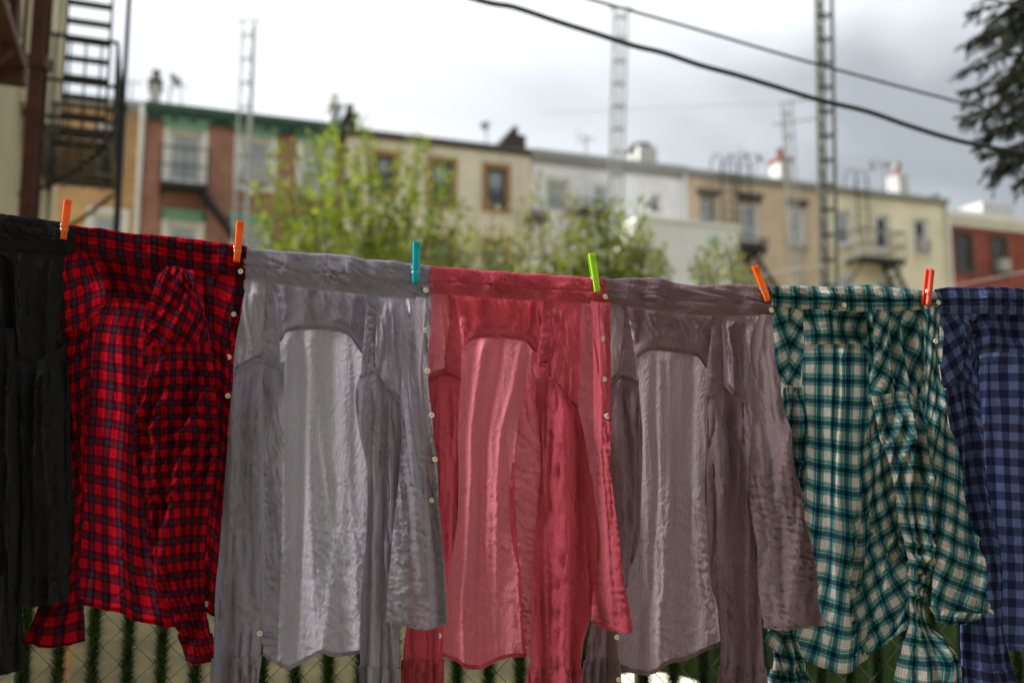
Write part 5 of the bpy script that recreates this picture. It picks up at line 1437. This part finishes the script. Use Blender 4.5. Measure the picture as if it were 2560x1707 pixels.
# ------------------------------------------------------------------ the green tartan shirt
S = Shirt('green_tartan_shirt', 'green navy and white tartan shirt hanging second from the right', 'fab_green', 2120, 720, 400)
S.panel('yoke', [(1976, 752), (2060, 757), (2130, 760), (2220, 762)], [(2006, 820)], [(2186, 820)], [(2006, 862), (2040, 861), (2109, 860), (2150, 862), (2192, 870)], -0.036, W_YOKE, lining=True, pinB=True, uvo=(0.012, 0.0))
bk = S.panel('back_panel', [(2006, 862), (2040, 861), (2109, 860), (2150, 862), (2192, 870)], [(2006, 945), (2008, 1045), (2010, 1200), (1990, 1400), (1950, 1520)], [(2190, 960), (2182, 1060), (2178, 1200), (2190, 1330), (2180, 1450)],
             [(1903, 1600), (1950, 1636), (2003, 1650), (2061, 1671), (2108, 1684), (2150, 1660), (2175, 1640)], (-0.040, -0.020), [('n', 6, 7, 60, 0), ('n', 2.5, 2.6, 25, 2), ('r', 1.2, 2.2, 10, 10), ('p', -10, 0.42, 0.44, 3, 0, 1, 0, 0.55), ('p', -10, 0.56, 0.54, 3, 0, 1, 0, 0.55), ('p', 12, 0.70, 0.80, 6)], uvo=(0.004, 0.0), curl=0.006)
S.edge(bk, 'hem', 'B', 0.008); S.edge(bk, 'yoke_seam', 'T', 0.008, 0.002)
S.panel('side_panel', [(2168, 880), (2190, 900), (2215, 900)], [(2176, 1000), (2158, 1110), (2145, 1220), (2128, 1330), (2124, 1450)], [(2222, 1050), (2240, 1200), (2262, 1357), (2274, 1465)], [(2126, 1668), (2150, 1652), (2191, 1621), (2242, 1596), (2277, 1568)],
        lambda s, t: -0.026 + 0.024 * s * t, [('n', 9, 5, 30, -15), ('r', 4.5, 2.6, 10, -30), ('r', 2.2, 1.6, 7, -20), ('r', 2, 1.4, 5, 50, 0, 1, 0.5, 1)], rot=16)
lf = S.panel('front_panel', [(1926, 760), (1950, 768), (1978, 772)], [(1934, 850), (1944, 930)], [(1976, 879), (1974, 920)], [(1958, 970), (1966, 964), (1975, 958)], 0.000, W_SMALL, rot=22)
sd = S.panel('shoulder', [(1972, 768), (1990, 772), (2011, 774)], [(1975, 860), (1973, 910)], [(2010, 830), (2009, 880)], [(1973, 962), (1988, 968), (2003, 962)], 0.006, W_PUCK, rot=-30, curl=0.008)
sl = S.tube('sleeve', [(1956, 972), (1966, 966), (1976, 962), (1990, 968), (2004, 964)], [(1944, 1100), (1940, 1300), (1934, 1450), (1926, 1560), (1938, 1640)], [(2012, 1010), (2014, 1090), (2008, 1200), (1994, 1400), (1980, 1540), (1990, 1612), (2006, 1656)], [(1926, 1722), (1975, 1726), (2024, 1720)], -0.030, 0.30, W_SLEEVE + [('r', 6, 2.6, 16, 15)])
S.cuff(sl, 0.93); S.armhole(sl)
sd = S.panel('shoulder', [(2184, 774), (2205, 775), (2228, 775)], [(2190, 846), (2184, 900), (2178, 950)], [(2229, 879), (2234, 930)], [(2178, 992), (2210, 986), (2240, 978)], 0.012, [('n', 7, 3, 14, -20), ('r', 4, 2.0, 7, -35), ('r', 2, 1.1, 4, 50)], rot=-34, curl=0.012)
rf = S.panel('front_panel', [(2224, 773), (2270, 775), (2318, 774)], [(2230, 879), (2236, 930)], [(2317, 860), (2310, 940)], [(2238, 956), (2271, 985), (2302, 1006)], 0.004, W_SMALL + [('n', 8, 2.6, 22, 6)], rot=-24)
S.edge(rf, 'armhole_seam', 'B', 0.008, 0.0016)
sl = S.tube('sleeve', [(2180, 992), (2210, 987), (2240, 980), (2272, 988), (2302, 1006)], [(2194, 1061), (2214, 1120), (2232, 1200), (2256, 1320), (2270, 1400), (2272, 1500), (2274, 1556), (2256, 1620)], [(2318, 1100), (2326, 1200), (2330, 1300), (2333, 1370), (2326, 1450), (2312, 1538), (2350, 1592), (2390, 1640)], [(2240, 1722), (2310, 1728), (2394, 1720)], lambda s, t: 0.010 + 0.02 * t, 0.5,
            [('n', 9, 3, 30, 0), ('r', 7, 2.2, 14, -10, 0, 1, 0, 0.6), ('r', 8, 2.0, 9, 38, 0, 1, 0.45, 0.85), ('r', 3, 1.2, 6, 0)])
S.cuff(sl, 0.90); S.armhole(sl)
S.panel('front_inside', [(2170, 774), (2250, 776), (2330, 774)], [(2170, 900), (2185, 1100)], [(2340, 900), (2345, 1100)], [(2215, 1400), (2330, 1400)], -0.022, W_FRONT, rot=8)
bf = S.panel('button_front', [(2306, 764), (2330, 766), (2351, 768)], [(2312, 860), (2312, 1000), (2314, 1200), (2330, 1357), (2322, 1480)], [(2353, 846), (2350, 912), (2361, 995), (2387, 1095), (2407, 1180), (2433, 1303), (2462, 1411), (2473, 1500)],
             [(2320, 1514), (2350, 1522), (2415, 1530), (2479, 1534)], lambda s, t: 0.026 + 0.026 * t - 0.014 * (1 - s) ** 3, [('n', 8, 4, 40, -12), ('r', 3, 2.4, 14, -14), ('r', 2, 1.4, 5, 70, 0, 1, 0.6, 1), ('r', 1.6, 1.2, 5, -30)], rot=-18)
S.edge(bf, 'hem', 'B', 0.010)
pk = S.panel('placket', [(2312, 772), (2350, 768)], [(2320, 840)], [(2352, 846)], [(2342, 912), (2348, 911)], 0.022, W_SMALL, parent=bf['o'])
S.panel('hem_inside', [(2322, 1516), (2400, 1526), (2476, 1534)], [(2326, 1535)], [(2450, 1552)], [(2332, 1552), (2380, 1562), (2430, 1560)], -0.004, W_SMALL)
S.button(2339, 847, bf)
cl_ = S.collar([(1922, 721), (2013, 723), (2086, 725), (2169, 723), (2212, 726), (2305, 733), (2346, 738)], [(1924, 766), (2046, 774), (2178, 779), (2300, 774), (2352, 770)], arch=([0, 0.34, 0.5, 0.62, 0.78, 1], [0, 0.0, 0.009, 0.011, 0.005, 0]), uvo=(0, 0.012), crease=0.42,
               folds=[('n', 5, 6, 20, 0), ('r', 3.2, 1.6, 5, 60, 0, 1, 0.5, 1), ('r', 1.4, 1.2, 5, 40)])
S.button(2332, 758, cl_); S.button(2102, 765, cl_)

# ------------------------------------------------------------------ the navy gingham shirt
S = Shirt('navy_gingham_shirt', 'navy blue gingham shirt at the right end of the line', 'fab_navy', 2560, 720, 500)
S.panel('yoke', [(2396, 764), (2500, 766), (2600, 770), (2710, 774)], [(2430, 830)], [(2680, 830)], [(2432, 884), (2477, 870), (2560, 874), (2640, 880), (2684, 896)], -0.036, W_YOKE, lining=True, pinB=True)
bk = S.panel('back_panel', [(2432, 884), (2477, 870), (2560, 874), (2640, 880), (2684, 896)], [(2438, 1012), (2444, 1200), (2446, 1400)], [(2682, 1012), (2690, 1300)], [(2440, 1610), (2509, 1622), (2560, 1627), (2620, 1640), (2700, 1615)], (-0.04, -0.03), [('n', 8, 6, 60, 0), ('n', 4, 3, 40, 0), ('r', 1.5, 2.0, 9, 12), ('p', -10, 0.2, 0.22, 3), ('p', 10, 0.42, 0.40, 4)])
S.edge(bk, 'hem', 'B', 0.008); S.edge(bk, 'yoke_seam', 'T', 0.010, 0.002)
S.panel('front_inside', [(2345, 776), (2390, 780), (2450, 780)], [(2350, 900), (2380, 1100)], [(2455, 900), (2460, 1100)], [(2410, 1350), (2470, 1350)], -0.032, W_FRONT)
lf = S.panel('front_panel', [(2345, 782), (2375, 784), (2405, 784)], [(2352, 880)], [(2408, 860)], [(2358, 975), (2385, 962), (2414, 950)], 0.000, W_SMALL, rot=24)
sd = S.panel('shoulder', [(2400, 782), (2412, 784), (2426, 786)], [(2406, 880)], [(2424, 860), (2430, 920)], [(2412, 952), (2424, 960), (2438, 972)], 0.006, W_PUCK, rot=-20, curl=0.006)
sl = S.tube('sleeve', [(2358, 976), (2385, 964), (2412, 953), (2425, 960), (2438, 974)], [(2380, 1100), (2395, 1250), (2405, 1450), (2408, 1610)], [(2452, 1100), (2468, 1249), (2488, 1357), (2496, 1465), (2503, 1592)], [(2410, 1722), (2465, 1728), (2526, 1722)], -0.020, 0.32, W_SLEEVE)
S.cuff(sl, 0.92); S.armhole(sl)
sl = S.tube('sleeve', [(2680, 976), (2710, 966), (2740, 986)], [(2672, 1200), (2668, 1500)], [(2748, 1200), (2744, 1500)], [(2664, 1722), (2738, 1722)], 0.004, 0.36, W_SLEEVE)
rf = S.panel('front_panel', [(2676, 786), (2720, 786), (2760, 786)], [(2690, 900)], [(2764, 900), (2770, 1200)], [(2700, 1540), (2740, 1560), (2790, 1550)], 0.016, W_FRONT, rot=-8)
S.edge(rf, 'hem', 'B', 0.010)
S.collar([(2338, 729), (2377, 726), (2444, 724), (2510, 725), (2560, 726), (2660, 728), (2764, 730)], [(2342, 786), (2444, 784), (2560, 787), (2660, 790), (2764, 790)])

# ------------------------------------------------------------------ the red tartan shirt
S = Shirt('red_tartan_shirt', 'red and navy tartan shirt hanging second from the left', 'fab_red', 400, 600, 600, 1.1)
S.panel('yoke', [(208, 618), (268, 624), (330, 634), (424, 650)], [(246, 690)], [(396, 710)], [(246, 752), (270, 746), (298, 746), (340, 748), (436, 760)], -0.036, W_YOKE, lining=True, pinB=True, uvo=(0.0, 0.01))
bk = S.panel('back_panel', [(246, 752), (270, 746), (298, 746), (340, 748), (436, 760)], [(220, 820), (206, 920), (200, 1100), (194, 1300), (180, 1440)], [(420, 860), (420, 1000), (400, 1200), (420, 1400)],
             [(166, 1506), (232, 1518), (290, 1530), (348, 1553), (418, 1568), (470, 1558)], (-0.040, -0.024), [('n', 9, 5, 60, 0), ('n', 4, 2.6, 40, 1), ('r', 1.6, 2.2, 9, 12), ('p', -12, 0.45, 0.5, 4), ('p', 8, 0.25, 0.22, 4), ('r', 4, 2.5, 9, -40, 0.4, 1, 0.7, 1)], curl=0.006)
S.edge(bk, 'hem', 'B', 0.008); S.edge(bk, 'yoke_seam', 'T', 0.008, 0.002)
lf = S.panel('front_panel', [(172, 616), (206, 626), (234, 634)], [(158, 711), (148, 790)], [(250, 673), (256, 730)], [(146, 832), (200, 822), (234, 802)], 0.002, [('n', 6, 3, 14, 10), ('r', 3.4, 1.8, 7, 20), ('r', 1.6, 1.0, 4, -20)], rot=14, curl=0.006)
sl = S.tube('sleeve', [(148, 826), (198, 816), (235, 797)], [(146, 903), (152, 1000), (156, 1150), (152, 1300), (144, 1420), (110, 1500)], [(231, 864), (227, 941), (223, 1100), (208, 1300), (196, 1420), (204, 1510)], [(64, 1604), (130, 1612), (208, 1602)], -0.022, 0.3, [('n', 7, 3, 30, 0), ('r', 5, 2.0, 14, 4), ('r', 2.4, 1.2, 6, 10)])
S.cuff(sl, 0.87)
S.panel('front_inside', [(396, 646), (500, 668), (612, 690)], [(450, 800), (460, 1000)], [(640, 800), (625, 1000), (600, 1250)], [(440, 1500), (565, 1500)], -0.050, W_FRONT)
cap = S.panel('shoulder', [(394, 690), (412, 672), (444, 665), (466, 684)], [(384, 734), (368, 800), (360, 850)], [(482, 716), (508, 775), (523, 845)], [(356, 870), (400, 868), (460, 860), (526, 868)], lambda s, t: 0.012 + 0.020 * np.sin(np.pi * s), [('n', 9, 4, 14, -25), ('r', 6, 2.4, 9, -34), ('r', 3, 1.3, 5, 40), ('r', 2, 1.0, 4, -20)], rot=-32)
sl = S.tube('sleeve', [(358, 866), (400, 864), (460, 856), (525, 862)], [(354, 940), (341, 1010), (337, 1120), (345, 1200), (362, 1274), (374, 1371), (392, 1450), (430, 1530)], [(538, 940), (544, 1010), (548, 1094), (536, 1200), (522, 1300), (510, 1420), (512, 1500)], [(470, 1650), (500, 1656), (536, 1652)], lambda s, t: 0.012 + 0.014 * t, 0.34,
            [('n', 12, 5, 22, -12), ('r', 10, 3.0, 12, -42, 0, 1, 0.08, 0.5), ('r', 6, 2.4, 14, -14), ('r', 3, 1.4, 7, -20), ('r', 2, 0.9, 4, 30)], uvo=(0.01, 0.0), fade=0.7)
S.cuff(sl, 0.91)
bf = S.panel('button_front', [(484, 668), (530, 676), (570, 686), (614, 694)], [(496, 740), (520, 820), (536, 930), (540, 1100), (526, 1300), (510, 1420)], [(609, 740), (586, 830), (575, 903), (571, 1018), (566, 1120), (551, 1294), (542, 1448)],
             [(486, 1520), (510, 1528), (540, 1540)], lambda s, t: -0.004 + 0.012 * t, [('n', 8, 3, 40, 2), ('r', 4, 2.0, 16, 0), ('r', 2, 1.2, 7, 5)], rot=-6)
S.edge(bf, 'placket', 'R', 0.020, 0.0014)
for (x, y) in ((586, 786), (575, 889), (570, 996)): S.button(x, y, bf)
S.button(513, 1514, bf)
cl_ = S.collar([(178, 570), (268, 581), (344, 591), (402, 597), (459, 608), (536, 616), (586, 621), (618, 625)], [(184, 624), (268, 639), (383, 660), (478, 674), (536, 684), (614, 700)], arch=([0, 0.45, 0.6, 0.72, 0.9, 1], [0, 0.0, 0.010, 0.011, 0.003, 0]), uvo=(0, 0.02))
S.button(608, 686, cl_)

# ------------------------------------------------------------------ the black shirt
S = Shirt('black_shirt', 'plain black shirt hanging at the left end of the line', 'fab_black', 0, 560, 700, 1.2)
W_BLK = [('n', 12, 4, 60, 0), ('r', 6, 2.6, 24, 2), ('r', 2.5, 1.4, 8, 10), ('n', 1.5, 1, 4, 20)]
S.panel('back_panel', [(-160, 600), (0, 618), (130, 628)], [(-165, 1000)], [(140, 1000)], [(-170, 1500), (0, 1500), (120, 1490)], -0.036, W_BLK)
lf = S.panel('front_panel', [(-10, 616), (60, 622), (120, 626), (188, 632)], [(-14, 760)], [(170, 711), (162, 826)], [(-30, 830), (40, 880), (100, 940), (164, 880)], 0.000, W_BLK)
sl = S.tube('sleeve', [(60, 930), (100, 900), (164, 860)], [(66, 1040), (60, 1200), (56, 1350)], [(167, 960), (172, 1120), (178, 1313), (170, 1440)], [(50, 1506), (100, 1512), (164, 1500)], 0.010, 0.4, W_SLEEVE)
S.cuff(sl, 0.9)
sl = S.tube('sleeve', [(-70, 815), (-20, 818), (36, 822)], [(-75, 1100), (-80, 1400)], [(44, 1000), (48, 1200), (50, 1400), (56, 1560)], [(-70, 1690), (0, 1684), (60, 1672)], 0.014, 0.4, W_SLEEVE)
S.cuff(sl, 0.92)
rf = S.panel('button_front', [(-240, 594), (-190, 598), (-150, 602)], [(-250, 1000)], [(-150, 1000)], [(-270, 1500), (-200, 1510), (-140, 1500)], 0.016, W_BLK)
S.edge(rf, 'hem', 'B', 0.01)
S.collar([(-240, 520), (-120, 530), (0, 543), (77, 552), (153, 566), (193, 573)], [(-240, 598), (-120, 610), (0, 622), (100, 630), (190, 634)])

# ------------------------------------------------------------------ clothes line and pegs
def line_y(x):
    xs = [-400, -240, 0, 77, 153, 268, 400, 536, 618, 713, 830, 978, 1078, 1244, 1451, 1563, 1718, 1924, 2086, 2305, 2444, 2560, 2764, 3000]
    ys = [512, 522, 545, 555, 568, 583, 599, 617, 628, 639, 646, 662, 671, 686, 702, 707, 719, 723, 727, 733, 729, 729, 732, 734]
    return float(np.interp(x, xs, ys)) + 5
pts = [tuple(on_plane(np.array(float(x)), np.array(line_y(x)), -0.001)) for x in range(-400, 3001, 60)]
m = MB(); m.tube(smooth_pts(pts, 3), 0.0022, 8)
tag(m.build('clothesline', M['rope'], None, True), 'thin pale clothesline the shirts hang from', 'clothesline')

M['peg_orange'] = plastic('peg_orange', (0.88, 0.19, 0.006))
M['peg_red'] = plastic('peg_red_orange', (0.70, 0.06, 0.006))
M['peg_cyan'] = plastic('peg_cyan', (0.004, 0.48, 0.55))
M['peg_lime'] = plastic('peg_lime', (0.44, 0.74, 0.01))
def peg_leg():
    """one jaw of a clothes peg, 84 mm long, tapered, ribbed grip; local z along the peg, y = thickness"""
    m = MB(); n = 14
    prof = []
    for i in range(n + 1):
        z = -0.042 + 0.084 * i / n
        f = i / n
        th = 0.0046 if f < 0.5 else 0.0046 - 0.0012 * (f - 0.5) * 2
        wd = 0.0062 + 0.0012 * f
        if f < 0.05: th *= 0.75
        prof.append((z, wd, th))
    V, Fc = [], []
    for z, wd, th in prof:
        V += [(-wd, 0.0, z), (-wd * 0.86, th, z), (-wd * 0.30, th, z), (-wd * 0.26, th - 0.0007, z), (wd * 0.26, th - 0.0007, z), (wd * 0.30, th, z), (wd * 0.86, th, z), (wd, 0.0, z)]
    for i in range(n):
        for k in range(8):
            a, b = i * 8 + k, i * 8 + (k + 1) % 8
            Fc.append((a, b, b + 8, a + 8))
    Fc.append(tuple(range(8))[::-1]); Fc.append(tuple(range(n * 8, n * 8 + 8)))
    m.add(V, Fc)
    for k in range(3):
        m.box(-0.0052, 0.0052, 0.0036, 0.0048, 0.030 + k * 0.0038, 0.0315 + k * 0.0038)
    return new_mesh('jaw', m.v, m.f)
JAWS = {}
def spring_mesh():
    m = MB(); pts = []
    for k in range(49):
        a = k / 48 * 4 * 2 * math.pi
        pts.append((-0.0058 + 0.0116 * k / 48, 0.0034 * math.cos(a), 0.0034 * math.sin(a)))
    m.tube(pts, 0.0006, 6)
    m.tube([(0.0076, 0.006, -0.010), (0.0080, 0.0045, -0.002), (0.0070, 0.0034, 0.0)], 0.0007, 6)
    m.tube([(-0.0076, -0.006, -0.010), (-0.0080, -0.0045, -0.002), (-0.0070, -0.0034, 0.0)], 0.0007, 6)
    m.tube([(-0.0075, 0.0062, -0.010), (0.0076, 0.0062, -0.010)], 0.0007, 6)
    m.tube([(-0.0076, -0.0068, -0.012), (0.0076, -0.0068, -0.0105)], 0.0008, 6)
    return new_mesh('spring', m.v, m.f, smooth=True)
SPRING = spring_mesh()
def peg(label, xt, yt, xb, yb, mat, yaw=0.0):
    T = on_plane(np.array(float(xt)), np.array(float(yt)), 0.012); B = on_plane(np.array(float(xb)), np.array(float(yb)), 0.012)
    c = (T + B) / 2; ln = np.linalg.norm(T - B)
    tilt = math.atan2((T - B) @ np.array([PD.x, PD.y, 0]), T[2] - B[2])
    r = thing('clothes_peg', label, 'clothes peg', tuple(c), 0.0, 'plastic clothes pegs along the line')
    r.rotation_euler = (Matrix.Rotation(BETA, 3, 'Z') @ Matrix.Rotation(tilt, 3, 'Y') @ Matrix.Rotation(yaw, 3, 'Z')).to_euler()
    k = ln / 0.084
    if mat not in JAWS: JAWS[mat] = peg_leg()
    for s in (1, -1):
        o = link('jaw', JAWS[mat], r, M[mat]); o.scale = (k * 1.05, k, k)
        # front jaw faces the viewer (-y), jaws close at the lower end
        o.rotation_euler = (0.07 * (1 if s > 0 else -1), 0, math.pi if s > 0 else 0)
        o.location = (0, -0.0030 * s - 0.0010 * s, 0)
    o = link('spring', SPRING, r, M['steel']); o.scale = (k * 1.05,) * 3; o.location = (0, -0.002, -0.010)
    return r
peg('orange clothes peg joining the black and red tartan shirts', 170, 500, 158, 600, 'peg_orange', 0.35)
peg('orange clothes peg joining the red tartan and gray shirts', 601, 554, 591, 655, 'peg_orange', 0.25)
peg('turquoise clothes peg joining the gray and crimson shirts', 1042, 605, 1038, 708, 'peg_cyan', 0.1)
peg('lime green clothes peg joining the crimson and maroon brown shirts', 1479, 634, 1491, 731, 'peg_lime', 0.1)
peg('orange clothes peg tilted left at the maroon brown shirt collar end', 1887, 664, 1918, 753, 'peg_orange', -0.1)
peg('red orange clothes peg tilted right before the navy gingham shirt', 2328, 674, 2311, 764, 'peg_red', 0.5)
